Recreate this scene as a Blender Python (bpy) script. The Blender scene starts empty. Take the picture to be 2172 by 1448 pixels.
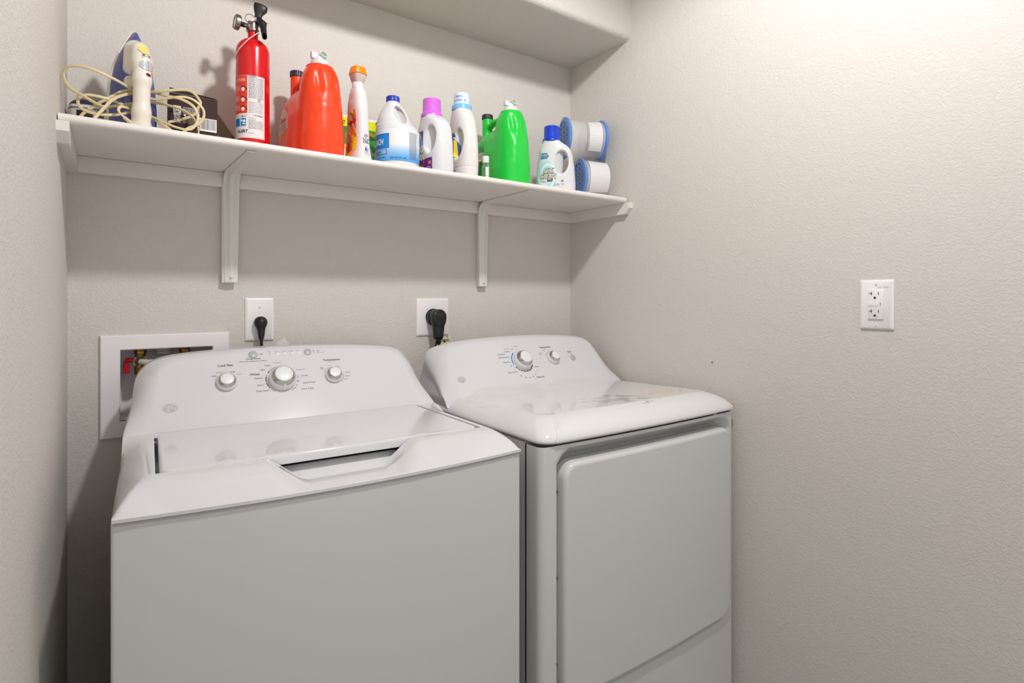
import bpy, bmesh, math, random
import numpy as np
from mathutils import Vector, Matrix
from mathutils.bvhtree import BVHTree
random.seed(7)
SC = bpy.context.scene
COL = SC.collection
# ------------------------------------------------------------------ camera
cam_d = bpy.data.cameras.new('camera'); cam = bpy.data.objects.new('camera', cam_d); COL.objects.link(cam)
cam.location = (0, -1.634, 1.22)
cam.rotation_euler = (math.radians(90), 0, math.radians(-35.42))
cam_d.sensor_width = 36; cam_d.lens = 19.72; cam_d.shift_y = -0.0414
cam_d.clip_start = 0.02
SC.camera = cam
# ------------------------------------------------------------------ light
wd = bpy.data.worlds.new('world'); SC.world = wd; wd.use_nodes = True
wd.node_tree.nodes['Background'].inputs[0].default_value = (0.93, 0.965, 1.0, 1)
wd.node_tree.nodes['Background'].inputs[1].default_value = 1.25
ld = bpy.data.lights.new('ceiling_lamp_bulb', 'SPOT'); ld.spot_size = math.radians(174); ld.spot_blend = .3; ld.shadow_soft_size = .05; ld.energy = 56; ld.color = (1.0, 0.985, 0.968);
lo = bpy.data.objects.new('ceiling_lamp_bulb', ld); COL.objects.link(lo); lo.location = (0.63, -1.24, 2.41)
vs = SC.view_settings
vs.view_transform = 'Standard'; vs.look = 'None'; vs.gamma = 1; vs.use_curve_mapping = False; vs.exposure = 0.06
SC.cycles.max_bounces = 10; SC.cycles.diffuse_bounces = 7; SC.cycles.caustics_reflective = False; SC.cycles.caustics_refractive = False

# ------------------------------------------------------------------ materials
def lin(c):
    return tuple(((v/255)/12.92 if v/255 <= .04045 else ((v/255+.055)/1.055)**2.4) for v in c)
MATS = {}
def mat(name, rgb=None, rough=.5, metal=0, coat=0, bump=None, trans=0, alpha=1, ior=1.45, vcol=False, var=0, varscale=6, sss=0):
    if name in MATS: return MATS[name]
    m = bpy.data.materials.new(name); m.use_nodes = True; nt = m.node_tree; b = nt.nodes['Principled BSDF']
    c = (*lin(rgb), 1) if rgb else (1, 1, 1, 1)
    b.inputs['Base Color'].default_value = c
    b.inputs['Roughness'].default_value = rough; b.inputs['Metallic'].default_value = metal
    b.inputs['IOR'].default_value = ior
    if coat: b.inputs['Coat Weight'].default_value = coat; b.inputs['Coat Roughness'].default_value = .04
    if trans: b.inputs['Transmission Weight'].default_value = trans
    if alpha < 1: b.inputs['Alpha'].default_value = alpha
    if sss:
        b.inputs['Subsurface Weight'].default_value = sss; b.inputs['Subsurface Radius'].default_value = (.02, .02, .02)
        b.inputs['Subsurface Scale'].default_value = .3
    if vcol:
        a = nt.nodes.new('ShaderNodeVertexColor'); a.layer_name = 'Col'; nt.links.new(a.outputs[0], b.inputs['Base Color'])
    if var:
        tc = nt.nodes.new('ShaderNodeTexCoord'); n = nt.nodes.new('ShaderNodeTexNoise'); n.inputs['Scale'].default_value = varscale; n.inputs['Detail'].default_value = 4
        mx = nt.nodes.new('ShaderNodeMix'); mx.data_type = 'RGBA'
        mx.inputs[6].default_value = c; mx.inputs[7].default_value = tuple(v*(1-var) for v in c[:3])+(1,)
        nt.links.new(tc.outputs['Object'], n.inputs['Vector']); nt.links.new(n.outputs[0], mx.inputs[0]); nt.links.new(mx.outputs[2], b.inputs['Base Color'])
    if bump:
        sc_, st, det = bump
        tc = nt.nodes.new('ShaderNodeTexCoord'); n = nt.nodes.new('ShaderNodeTexNoise'); n.inputs['Scale'].default_value = sc_; n.inputs['Detail'].default_value = det
        bp = nt.nodes.new('ShaderNodeBump'); bp.inputs['Strength'].default_value = st; bp.inputs['Distance'].default_value = .001
        nt.links.new(tc.outputs['Object'], n.inputs['Vector']); nt.links.new(n.outputs[0], bp.inputs['Height']); nt.links.new(bp.outputs[0], b.inputs['Normal'])
    MATS[name] = m; return m

def wall_material(name, rgb, strength, scale=34):
    m = bpy.data.materials.new(name); m.use_nodes = True; nt = m.node_tree; b = nt.nodes['Principled BSDF']; L = nt.links.new
    b.inputs['Base Color'].default_value = (*lin(rgb), 1); b.inputs['Roughness'].default_value = .62
    b.inputs['Specular IOR Level'].default_value = .3
    tc = nt.nodes.new('ShaderNodeTexCoord')
    warp = nt.nodes.new('ShaderNodeTexNoise'); warp.inputs['Scale'].default_value = 22; warp.inputs['Detail'].default_value = 1
    mixv = nt.nodes.new('ShaderNodeVectorMath'); mixv.operation = 'MULTIPLY_ADD'; mixv.inputs[1].default_value = (.03, .03, .03)
    L(tc.outputs['Object'], warp.inputs['Vector']); L(warp.outputs['Color'], mixv.inputs[0]); L(tc.outputs['Object'], mixv.inputs[2])
    vor = nt.nodes.new('ShaderNodeTexVoronoi'); vor.feature = 'SMOOTH_F1'; vor.inputs['Scale'].default_value = scale*2.6; vor.inputs['Smoothness'].default_value = .35
    noi = nt.nodes.new('ShaderNodeTexNoise'); noi.inputs['Scale'].default_value = scale*3.6; noi.inputs['Detail'].default_value = 3; noi.inputs['Roughness'].default_value = .55; noi.inputs['Distortion'].default_value = .55
    L(mixv.outputs[0], vor.inputs['Vector']); L(mixv.outputs[0], noi.inputs['Vector'])
    ramp = nt.nodes.new('ShaderNodeValToRGB'); ramp.color_ramp.elements[0].position = .40; ramp.color_ramp.elements[1].position = .62
    L(noi.outputs[0], ramp.inputs[0])
    ad = nt.nodes.new('ShaderNodeMath'); ad.operation = 'MULTIPLY_ADD'; ad.inputs[1].default_value = .45
    L(vor.outputs['Distance'], ad.inputs[0]); L(ramp.outputs[0], ad.inputs[2])
    fine = nt.nodes.new('ShaderNodeTexNoise'); fine.inputs['Scale'].default_value = 420; L(tc.outputs['Object'], fine.inputs['Vector'])
    ad2 = nt.nodes.new('ShaderNodeMath'); ad2.operation = 'MULTIPLY_ADD'; ad2.inputs[1].default_value = .22
    L(fine.outputs[0], ad2.inputs[0]); L(ad.outputs[0], ad2.inputs[2])
    bp = nt.nodes.new('ShaderNodeBump'); bp.inputs['Strength'].default_value = strength; bp.inputs['Distance'].default_value = .0011
    L(ad2.outputs[0], bp.inputs['Height']); L(bp.outputs[0], b.inputs['Normal'])
    # faint uneven paint tone
    big = nt.nodes.new('ShaderNodeTexNoise'); big.inputs['Scale'].default_value = 5; big.inputs['Detail'].default_value = 2; L(tc.outputs['Object'], big.inputs['Vector'])
    mx = nt.nodes.new('ShaderNodeMix'); mx.data_type = 'RGBA'; c = lin(rgb)
    mx.inputs[6].default_value = (c[0]*1.0, c[1]*.985, c[2]*.985, 1); mx.inputs[7].default_value = (c[0]*.975, c[1]*.985, c[2]*.975, 1)
    L(big.outputs[0], mx.inputs[0]); L(mx.outputs[2], b.inputs['Base Color'])
    return m

WALL = wall_material('wall_paint', (210, 205, 200), .46, 52)
WALLS = wall_material('wall_paint_side', (210, 205, 200), .40, 50)
SHELFP = mat('shelf_paint', (226, 220, 214), .45, bump=(60, .25, 3))
APPL = mat('white_enamel', (214, 214, 217), .10, coat=.4)
APPB = mat('white_enamel_panel', (207, 208, 207), .20)
CONS = mat('console_plastic', (214, 213, 217), .16, coat=.2)
CHROME = mat('chrome', (200, 198, 194), .12, 1)
KNOBW = mat('knob_white', (226, 226, 230), .3)
GREYB = mat('grey_button', (172, 176, 176), .35)
INK = mat('ink_dark', (70, 68, 72), .5)
INKG = mat('ink_grey', (150, 150, 156), .5)
INKB = mat('ink_blue', (30, 120, 200), .5)
BLACKP = mat('black_rubber', (26, 25, 26), .42)
PLATE = mat('plate_white', (233, 230, 230), .28)
DARKGAP = mat('dark_gap', (30, 28, 26), .8)
STEEL = mat('steel', (150, 148, 142), .3, 1)
BRASS = mat('brass', (150, 120, 60), .35, 1)
REDP = mat('red_plastic', (196, 26, 34), .35)
VC = mat('printed_label', None, .35, vcol=True)
GREYPANEL = mat('grey_white_steel', (200, 200, 202), .3)
RECESS = mat('recess_enamel', (205, 209, 216), .18)

# ------------------------------------------------------------------ mesh helpers
def mk(name, verts, faces, m, parent=None, smooth=True, angle=35, world=False, cols=None):
    me = bpy.data.meshes.new(name)
    if world and parent is not None:
        inv = parent.matrix_basis.inverted(); verts = [tuple(inv @ Vector(v)) for v in verts]
    me.from_pydata([tuple(map(float, v)) for v in verts], [], [tuple(map(int, f)) for f in faces])
    me.validate(); me.update()
    if smooth:
        me.shade_smooth()
        if angle: me.set_sharp_from_angle(angle=math.radians(angle))
    if cols is not None:
        a = me.color_attributes.new('Col', 'FLOAT_COLOR', 'POINT')
        flat = np.ones((len(me.vertices), 4), dtype=np.float32)
        flat[:, :3] = np.array([lin(c) for c in cols])[:len(me.vertices)]
        a.data.foreach_set('color', flat.ravel())
    me.materials.append(m)
    o = bpy.data.objects.new(name, me); COL.objects.link(o)
    if parent is not None: o.parent = parent
    return o
def thing(name, label, cat, loc=(0, 0, 0), rz=0, group=None):
    o = bpy.data.objects.new(name, None); COL.objects.link(o); o.location = loc; o.rotation_euler = (0, 0, math.radians(rz))
    o.empty_display_size = .02
    o.matrix_basis = Matrix.Translation(loc) @ Matrix.Rotation(math.radians(rz), 4, 'Z')
    o['label'] = label; o['category'] = cat
    if group: o['group'] = group
    return o
def tag(o, label, cat, group=None):
    o['label'] = label; o['category'] = cat
    if group: o['group'] = group
    return o
class G:            # geometry accumulator
    def __init__(s): s.v = []; s.f = []; s.c = []
    def add(s, v, f, c=None):
        k = len(s.v); s.v += [tuple(map(float, q)) for q in v]; s.f += [tuple(int(i)+k for i in q) for q in f]
        if c is not None: s.c += ([c]*len(v) if isinstance(c[0], (int, float)) else list(c))
        return s
    def box(s, x0, x1, y0, y1, z0, z1, bev=0, c=None, seg=2):
        if bev:
            bm = bmesh.new(); bmesh.ops.create_cube(bm, size=1)
            for v in bm.verts: v.co = (x0+(v.co.x+.5)*(x1-x0), y0+(v.co.y+.5)*(y1-y0), z0+(v.co.z+.5)*(z1-z0))
            bmesh.ops.bevel(bm, geom=bm.edges[:], offset=bev, segments=seg, profile=.5, affect='EDGES')
            bm.verts.index_update(); s.add([v.co[:] for v in bm.verts], [[v.index for v in f.verts] for f in bm.faces], c); bm.free()
        else:
            v = [(x0, y0, z0), (x1, y0, z0), (x1, y1, z0), (x0, y1, z0), (x0, y0, z1), (x1, y0, z1), (x1, y1, z1), (x0, y1, z1)]
            s.add(v, [(0, 3, 2, 1), (4, 5, 6, 7), (0, 1, 5, 4), (1, 2, 6, 5), (2, 3, 7, 6), (3, 0, 4, 7)], c)
        return s
    def lathe(s, prof, n=32, M=None, c=None, cap=True):   # prof: (r,z) pairs
        M = M or Matrix.Identity(4); v = []; f = []
        for r, z in prof:
            for i in range(n):
                a = 2*math.pi*i/n; v.append(tuple(M @ Vector((r*math.cos(a), r*math.sin(a), z))))
        for j in range(len(prof)-1):
            for i in range(n):
                f.append((j*n+i, j*n+(i+1) % n, (j+1)*n+(i+1) % n, (j+1)*n+i))
        if cap:
            f.append(tuple(range(n-1, -1, -1))); f.append(tuple((len(prof)-1)*n+i for i in range(n)))
        s.add(v, f, c); return s
    def loops(s, loops, cap0=True, cap1=True, c=None):     # stack of equal-length closed loops
        n = len(loops[0]); v = [p for l in loops for p in l]; f = []
        for j in range(len(loops)-1):
            for i in range(n): f.append((j*n+i, j*n+(i+1) % n, (j+1)*n+(i+1) % n, (j+1)*n+i))
        if cap0: f.append(tuple(range(n-1, -1, -1)))
        if cap1: f.append(tuple((len(loops)-1)*n+i for i in range(n)))
        s.add(v, f, c); return s
    def tube(s, pts, r, n=10, prof=None, c=None, up=(0, 0, 1), sub=4):
        P = spline(pts, sub) if sub > 1 else [Vector(p) for p in pts]
        rr = r if callable(r) else (lambda t: r); loops = []; u = Vector(up)
        for i, p in enumerate(P):
            t = (P[min(i+1, len(P)-1)]-P[max(i-1, 0)]).normalized()
            a = u - t*u.dot(t)
            if a.length < 1e-4: a = t.orthogonal()
            a.normalize(); u = a; b = t.cross(a); R = rr(i/(len(P)-1))
            if prof: loops.append([tuple(p+a*(x*R)+b*(y*R)) for x, y in prof])
            else: loops.append([tuple(p+a*(math.cos(2*math.pi*k/n)*R)+b*(math.sin(2*math.pi*k/n)*R)) for k in range(n)])
        s.loops(loops, c=c); return s
    def mk(s, name, m, parent=None, **k):
        return mk(name, s.v, s.f, m, parent, cols=(s.c if s.c else None), **k)
def spline(pts, sub=4):
    P = [Vector(p) for p in pts]; out = []
    for i in range(len(P)-1):
        p0 = P[max(i-1, 0)]; p1 = P[i]; p2 = P[i+1]; p3 = P[min(i+2, len(P)-1)]
        for k in range(sub):
            t = k/sub
            out.append(.5*((2*p1)+(p2-p0)*t+(2*p0-5*p1+4*p2-p3)*t*t+(3*p1-p0-3*p2+p3)*t**3))
    out.append(P[-1]); return out
def rrect(x0, x1, y0, y1, r, seg=6):
    if not isinstance(r, (list, tuple)): r = [r]*4
    out = []
    for (cx, cy, a0, rr) in ((x1-r[0], y1-r[0], 0, r[0]), (x0+r[1], y1-r[1], 90, r[1]), (x0+r[2], y0+r[2], 180, r[2]), (x1-r[3], y0+r[3], 270, r[3])):
        for k in range(seg+1):
            a = math.radians(a0+90*k/seg); out.append((cx+rr*math.cos(a), cy+rr*math.sin(a)))
    return out
def ss(a, b, x):
    t = np.clip((np.asarray(x, float)-a)/(b-a), 0, 1); return t*t*(3-2*t)
_txt = {}
def text2d(s, size, align='LEFT', bold=0.0, shear=0.0, res=2, sx=1.0):
    key = (s, bold, res)
    if key not in _txt:
        c = bpy.data.curves.new('t', 'FONT'); c.body = s; c.size = 1; c.offset = bold; c.resolution_u = res; c.space_line = .85
        o = bpy.data.objects.new('t', c); me = bpy.data.meshes.new_from_object(o)
        _txt[key] = (np.array([v.co[:] for v in me.vertices]).reshape(-1, 3)[:, :2], [tuple(p.vertices) for p in me.polygons])
        bpy.data.objects.remove(o); bpy.data.curves.remove(c); bpy.data.meshes.remove(me)
    v, f = _txt[key]; v = v.copy()*size; v[:, 0] *= sx
    if shear: v[:, 0] += v[:, 1]*shear
    w = v[:, 0].max() if len(v) else 0
    if align == 'CENTER': v[:, 0] -= w/2
    if align == 'RIGHT': v[:, 0] -= w
    return v, f
def arc2d(cx, cy, r0, r1, a0, a1, n=24):
    v = []; f = []
    for i in range(n+1):
        a = math.radians(a0+(a1-a0)*i/n); v += [(cx+r0*math.cos(a), cy+r0*math.sin(a)), (cx+r1*math.cos(a), cy+r1*math.sin(a))]
    for i in range(n):
        q = (2*i, 2*i+1, 2*i+3, 2*i+2); f.append(q if a1 < a0 else q[::-1])
    return np.array(v), f
def disc2d(cx, cy, rx, ry=None, n=20):
    ry = ry or rx
    return np.array([(cx+rx*math.cos(2*math.pi*i/n), cy+ry*math.sin(2*math.pi*i/n)) for i in range(n)]), [tuple(range(n))]
def rect2d(x0, x1, y0, y1):
    return np.array([(x0, y0), (x1, y0), (x1, y1), (x0, y1)]), [(0, 1, 2, 3)]

# signed-distance solids -> quad mesh (surface nets)
def surfnet(fn, lo, hi, h):
    n = [int(math.ceil((hi[i]-lo[i])/h))+1 for i in range(3)]
    ax = [lo[i]+h*np.arange(n[i]) for i in range(3)]
    X, Y, Z = np.meshgrid(*ax, indexing='ij'); F = fn(X, Y, Z).astype(float)
    S = F < 0; acc = np.zeros((n[0]-1, n[1]-1, n[2]-1, 3)); cnt = np.zeros((n[0]-1, n[1]-1, n[2]-1))
    C = [(i, j, k) for i in (0, 1) for j in (0, 1) for k in (0, 1)]
    def sl(A, c): return A[c[0]:n[0]-1+c[0], c[1]:n[1]-1+c[1], c[2]:n[2]-1+c[2]]
    for a in C:
        for d in range(3):
            if a[d] == 0:
                b = list(a); b[d] = 1; b = tuple(b); fa = sl(F, a); fb = sl(F, b); cr = (fa < 0) != (fb < 0)
                t = np.where(cr, fa/np.where(fa-fb == 0, 1, fa-fb), 0)
                for q in range(3):
                    acc[..., q] += np.where(cr, a[q]+(t if q == d else 0), 0)
                cnt += cr
    act = cnt > 0; idx = -np.ones(act.shape, int); idx[act] = np.arange(act.sum())
    I = np.argwhere(act); V = (I+acc[act]/cnt[act][:, None])*h+np.array(lo)
    for _ in range(2):     # pull the vertices onto the surface
        e = h*.2; p = V.T; f0 = fn(*p)
        g = np.array([(fn(*(p+np.eye(3)[q][:, None]*e))-fn(*(p-np.eye(3)[q][:, None]*e)))/(2*e) for q in range(3)])
        st = f0/np.maximum((g**2).sum(0), .2); V = V-np.clip(st, -h*.5, h*.5)[:, None]*g.T
    Fc = []
    for d in range(3):
        u, w = [(1, 2), (2, 0), (0, 1)][d]
        A = S.take(range(0, n[d]-1), d); B = S.take(range(1, n[d]), d); E = np.argwhere(A != B)
        E = E[(E[:, u] > 0) & (E[:, u] < n[u]-1) & (E[:, w] > 0) & (E[:, w] < n[w]-1)]
        if len(E) == 0: continue
        q = []
        for (du, dw) in ((0, 0), (-1, 0), (-1, -1), (0, -1)):
            e = E.copy(); e[:, u] += du; e[:, w] += dw; q.append(idx[e[:, 0], e[:, 1], e[:, 2]])
        q = np.array(q).T; fl = ~A[E[:, 0], E[:, 1], E[:, 2]]; q[fl] = q[fl][:, ::-1]; Fc.append(q)
    return V, np.vstack(Fc)
def smin(a, b, k): h = np.clip(.5+.5*(b-a)/k, 0, 1); return b*(1-h)+a*h-k*h*(1-h)
def smax(a, b, k): return -smin(-a, -b, k)
def capsule(X, Y, Z, a, b, r, r2=None):
    a = np.array(a, float); b = np.array(b, float); d = b-a; L = (d*d).sum()
    t = np.clip(((X-a[0])*d[0]+(Y-a[1])*d[1]+(Z-a[2])*d[2])/L, 0, 1)
    rr = r if r2 is None else r+(r2-r)*t
    return np.sqrt((X-a[0]-t*d[0])**2+(Y-a[1]-t*d[1])**2+(Z-a[2]-t*d[2])**2)-rr
def sup(X, Y, a, b, n):   # rough distance to a superellipse with half axes a, b
    q = (np.abs(X/a)**n+np.abs(Y/b)**n)**(1/n); return (q-1)*np.minimum(a, b)
def pw(z, tab):           # smooth piecewise profile
    zs = [t[0] for t in tab]; vals = [t[1] for t in tab]
    zz = np.linspace(zs[0], zs[-1], 160); v = np.interp(zz, zs, vals); k = np.hanning(15); k /= k.sum()
    vp = np.concatenate([np.full(7, v[0]), v, np.full(7, v[-1])]); v = np.convolve(vp, k, 'valid')
    return np.interp(z, zz, v)
def bvh_of(V, F): return BVHTree.FromPolygons([tuple(map(float, v)) for v in V], [tuple(map(int, f)) for f in F])
def project(bvh, pts3, d, off=.0005, far=.3):
    d = Vector(d).normalized(); out = []; ok = []
    for p in pts3:
        p = Vector(p); h = bvh.ray_cast(p-d*far, d)
        if h[0] is None: out.append(tuple(p)); ok.append(False)
        else: out.append(tuple(h[0]+h[1]*off)); ok.append(True)
    return out, ok
class Decal:    # flat print laid on a surface: 2D (u,v) -> 3D
    def __init__(s, bvh, o, U, V, d): s.b = bvh; s.o = Vector(o); s.U = Vector(U); s.V = Vector(V); s.d = d; s.g = G()
    def put(s, v2, f, col, off=.0005):
        pts, ok = project(s.b, [s.o+s.U*float(u)+s.V*float(v) for u, v in v2], s.d, off)
        s.g.add(pts, [q for q in f if all(ok[i] for i in q)], col)
    def text(s, t, u, v, size, col, off=.0009, **k):
        a, f = text2d(t, size, **k); s.put(a+np.array([u, v]), f, col, off)
    def grid(s, u0, u1, v0, v1, fn, nu=60, nv=60, off=.0005):
        us = np.linspace(u0, u1, nu); vv = np.linspace(v0, v1, nv); v2 = [(u, v) for v in vv for u in us]
        cols = [fn((u-u0)/(u1-u0), (v-v0)/(v1-v0)) for u, v in v2]; keep = [c is not None for c in cols]
        f = []
        for j in range(nv-1):
            for i in range(nu-1):
                q = (j*nu+i, j*nu+i+1, (j+1)*nu+i+1, (j+1)*nu+i)
                if all(keep[a] for a in q): f.append(q)
        pts, ok = project(s.b, [s.o+s.U*float(u)+s.V*float(v) for u, v in v2], s.d, off)
        s.g.add(pts, [q for q in f if all(ok[i] for i in q)], [c or (255, 255, 255) for c in cols])
    def done(s, name, parent): return s.g.mk(name, VC, parent, smooth=True, angle=None)
def textlines(D, u0, u1, v0, v1, n, col, h=.0011, off=.0008, rng=None):
    rng = rng or random.Random(3)
    for i in range(n):
        v = v1-(v1-v0)*i/max(n-1, 1); u = u0
        while u < u1-.002:
            w = rng.uniform(.003, .009); e = min(u+w, u1)
            nseg = max(1, int((e-u)/.004)); us = np.linspace(u, e, nseg+1)
            vv = [(a, b) for a in us for b in (v, v+h)]
            D.put(np.array(vv), [(2*k, 2*k+2, 2*k+3, 2*k+1) for k in range(nseg)], col, off); u = e+.0012

# ------------------------------------------------------------------ the room
XL, XR, YB, YF, ZC = -.085, 1.439, 0.0, -2.7, 2.50
def struct(name, g, m, **k):
    o = g.mk(name, m, None, **k); o['kind'] = 'structure'; return o
g = G()
hx0, hx1, hz0, hz1 = .013, .210, .927, 1.099      # opening for the washer supply box
for (a, b, c, d) in ((XL-.1, XR+.1, 0, hz0), (XL-.1, XR+.1, hz1, ZC+.05), (XL-.1, hx0, hz0, hz1), (hx1, XR+.1, hz0, hz1)):
    g.box(a, b, 0, .12, c, d)
struct('wall_back', g, WALL, smooth=False)
struct('wall_left', G().box(XL-.1, XL, YF, 0, 0, ZC+.05), WALLS, smooth=False)
struct('wall_right', G().box(XR, XR+.1, YF, 0, 0, ZC+.05), WALLS, smooth=False)
g = G(); g.box(XL-.1, 0.05, YF-.1, YF, 0, ZC+.05).box(1.15, XR+.1, YF-.1, YF, 0, ZC+.05).box(0.05, 1.15, YF-.1, YF, 2.2, ZC+.05)
struct('wall_front', g, WALLS, smooth=False)
struct('ceiling', G().box(XL-.1, XR+.1, YF-.1, .12, ZC, ZC+.1), mat('ceiling_paint', (222, 221, 220), .8, bump=(90, .5, 3)), smooth=False)
struct('floor', G().box(XL-.1, XR+.1, YF-.6, .12, -.1, 0), mat('floor_tile', (150, 146, 142), .4, var=.2, varscale=3), smooth=False)
struct('baseboard_right', G().box(XR-.014, XR, YF, 0, 0, .09, .004), SHELFP)
struct('baseboard_back', G().box(XL, XR-.014, -.014, 0, 0, .09, .004), SHELFP)
# boxed soffit above the shelf, with a rounded lower edge
sof = [(0, 2.105), (-.290, 2.105)]+[(-.290-.02*math.sin(a), 2.125-.02*math.cos(a)) for a in np.linspace(.2, math.pi/2, 6)]+[(-.31, ZC), (0, ZC)]
struct('soffit', G().loops([[(x, y, z) for y, z in sof] for x in np.linspace(XL, XR, 2)]), WALL, angle=60)
# ceiling lamp (above the frame): only its mounting plate beside the bulb
t = thing('ceiling_light', 'round white ceiling light fitting above the alcove, out of the picture', 'light', (.68, -1.24, ZC))
G().lathe([(.0, 0), (.09, 0), (.09, -.018), (.075, -.03), (.0, -.03)], 32, cap=False).mk('mounting_plate', PLATE, t)
G().lathe([(.018, -.03), (.018, -.062), (.014, -.066)], 20).mk('lamp_socket', PLATE, t)
# small nail mark
tag(G().lathe([(.0022, 0), (.0026, .0015), (.001, .003)], 10, Matrix.Translation((XR, -.629, 1.034)) @ Matrix.Rotation(-math.pi/2, 4, 'Y')).mk('nail', mat('nail_grey', (120, 116, 112), .5)), 'tiny grey nail in the right wall above the dryer top', 'nail')
tag(G().lathe([(.0014, 0), (.0016, .001), (.0006, .0018)], 10, Matrix.Translation((-.052, 0, 1.777)) @ Matrix.Rotation(math.pi/2, 4, 'X')).mk('nail', PLATE), 'tiny pale nail in the back wall above the iron cord, left of the iron', 'nail')

# ------------------------------------------------------------------ shelf, cleats, brackets
ZS0, ZS1 = 1.548, 1.566
g = G(); prof = [(0, ZS0), (-.296, ZS0)]+[(-.2965-.0085*math.sin(a), ZS0+.009-.009*math.cos(a)) for a in np.linspace(.35, math.pi-.35, 7)]+[(-.296, ZS1), (0, ZS1)]
rs = random.Random(2)
L = []
for x in np.linspace(XL+.002, 1.424, 70):
    j = rs.uniform(-.0006, .0006); L.append([(x, y+(j if y < -.29 else 0), z+(j*.5 if y < -.29 else 0)) for y, z in prof])
tag(g.loops(L).mk('shelf_board', SHELFP, None, angle=50), 'long white painted wall shelf board above the washer and dryer', 'shelf')
def cleat(name, x0, x1, label):
    pr = [(0, 1.5475), (-.319, 1.5475), (-.319, 1.529), (-.301, 1.510), (0, 1.510)]
    return tag(G().loops([[(x, y, z) for y, z in pr] for x in (x0, x1)]).mk(name, SHELFP, None, angle=20), label, 'shelf support', 'wooden cleats under the shelf')
cleat('shelf_cleat', XL, XL+.019, 'short white wooden cleat on the left wall under the shelf end')
cleat('shelf_cleat', XR-.019, XR, 'short white wooden cleat on the right wall under the shelf end')
tag(G().box(XL+.019, XR-.019, -.018, 0, 1.510, 1.5475, .001).mk('shelf_cleat', SHELFP), 'long white wooden cleat along the back wall under the shelf', 'shelf support', 'wooden cleats under the shelf')
def bracket(xc, label):
    t = thing('shelf_bracket', label, 'bracket', (xc, 0, 1.264), 0, 'steel shelf brackets')
    m = mat('bracket_paint', (222, 219, 214), .38)
    H = 1.5475-1.264; yb = -.0185
    # path in (y,z): up the wall leg, round the elbow, out along the shelf; w = half width
    path = []
    for k in range(9): path.append((yb-.0015, H*.86*k/8, .015+.0045*k/8, 0, 1))
    R = H*.14
    for k in range(1, 8):
        a = math.pi/2*k/8; path.append((yb-.0015-R*(1-math.cos(a)), H*.86+(R-.0015)*math.sin(a), .0195-.001*k/8, math.sin(a), math.cos(a)))
    for k in range(0, 9): path.append((yb-R-(.272-R)*k/8*1.0, H-.0015, .0185-.0085*k/8, 1, 0))
    L = []
    tot = len(path)
    for i, (y, z, w, ny, nz) in enumerate(path):
        # outward offset direction points to the inside of the elbow (front & down)
        d = Vector((0, -nz, -ny)); u = i/(tot-1)
        rib = .0035+.0075*math.exp(-((u-.48)/.22)**2); rib *= min(1, (u+.02)/.06, (1.02-u)/.06)
        prf = [(-w, -.0013), (-w, .0013), (-w*.62, .0015), (-w*.34, .0013+rib*.75), (-.1*w, .0013+rib), (.1*w, .0013+rib), (w*.34, .0013+rib*.75), (w*.62, .0015), (w, .0013), (w, -.0013)]
        L.append([(x, y+d.y*h, z+d.z*h) for x, h in prf])
    G().loops(L).mk('bracket_arm', m, t, angle=50)
    for (dx, dz) in ((-.0105, H-.055), (.0115, H-.052), (0, .014)):
        off = -.0215 if dz > .1 else -.0255
        G().lathe([(.0038, 0), (.0036, .0016), (.0020, .0026)], 14, Matrix.Translation((dx, off, dz)) @ Matrix.Rotation(math.pi/2, 4, 'X')).mk('screw', m, t)
bracket(.2505, 'white steel shelf bracket nearer the left wall, above the washer outlet')
bracket(1.027, 'white steel shelf bracket nearer the right wall, above the dryer')
# wood block behind each wall leg fills the gap between leg and wall below the cleat
for xc, w in ((.2445, 'left'), (1.027, 'right')):
    tag(G().box(xc-.0155, xc+.0135, -.0185, 0, 1.262, 1.510, .0015).mk('bracket_backing_block', SHELFP), 'narrow white wooden strip behind the %s shelf bracket' % w, 'wood strip', 'wood strips behind the brackets')

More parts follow.
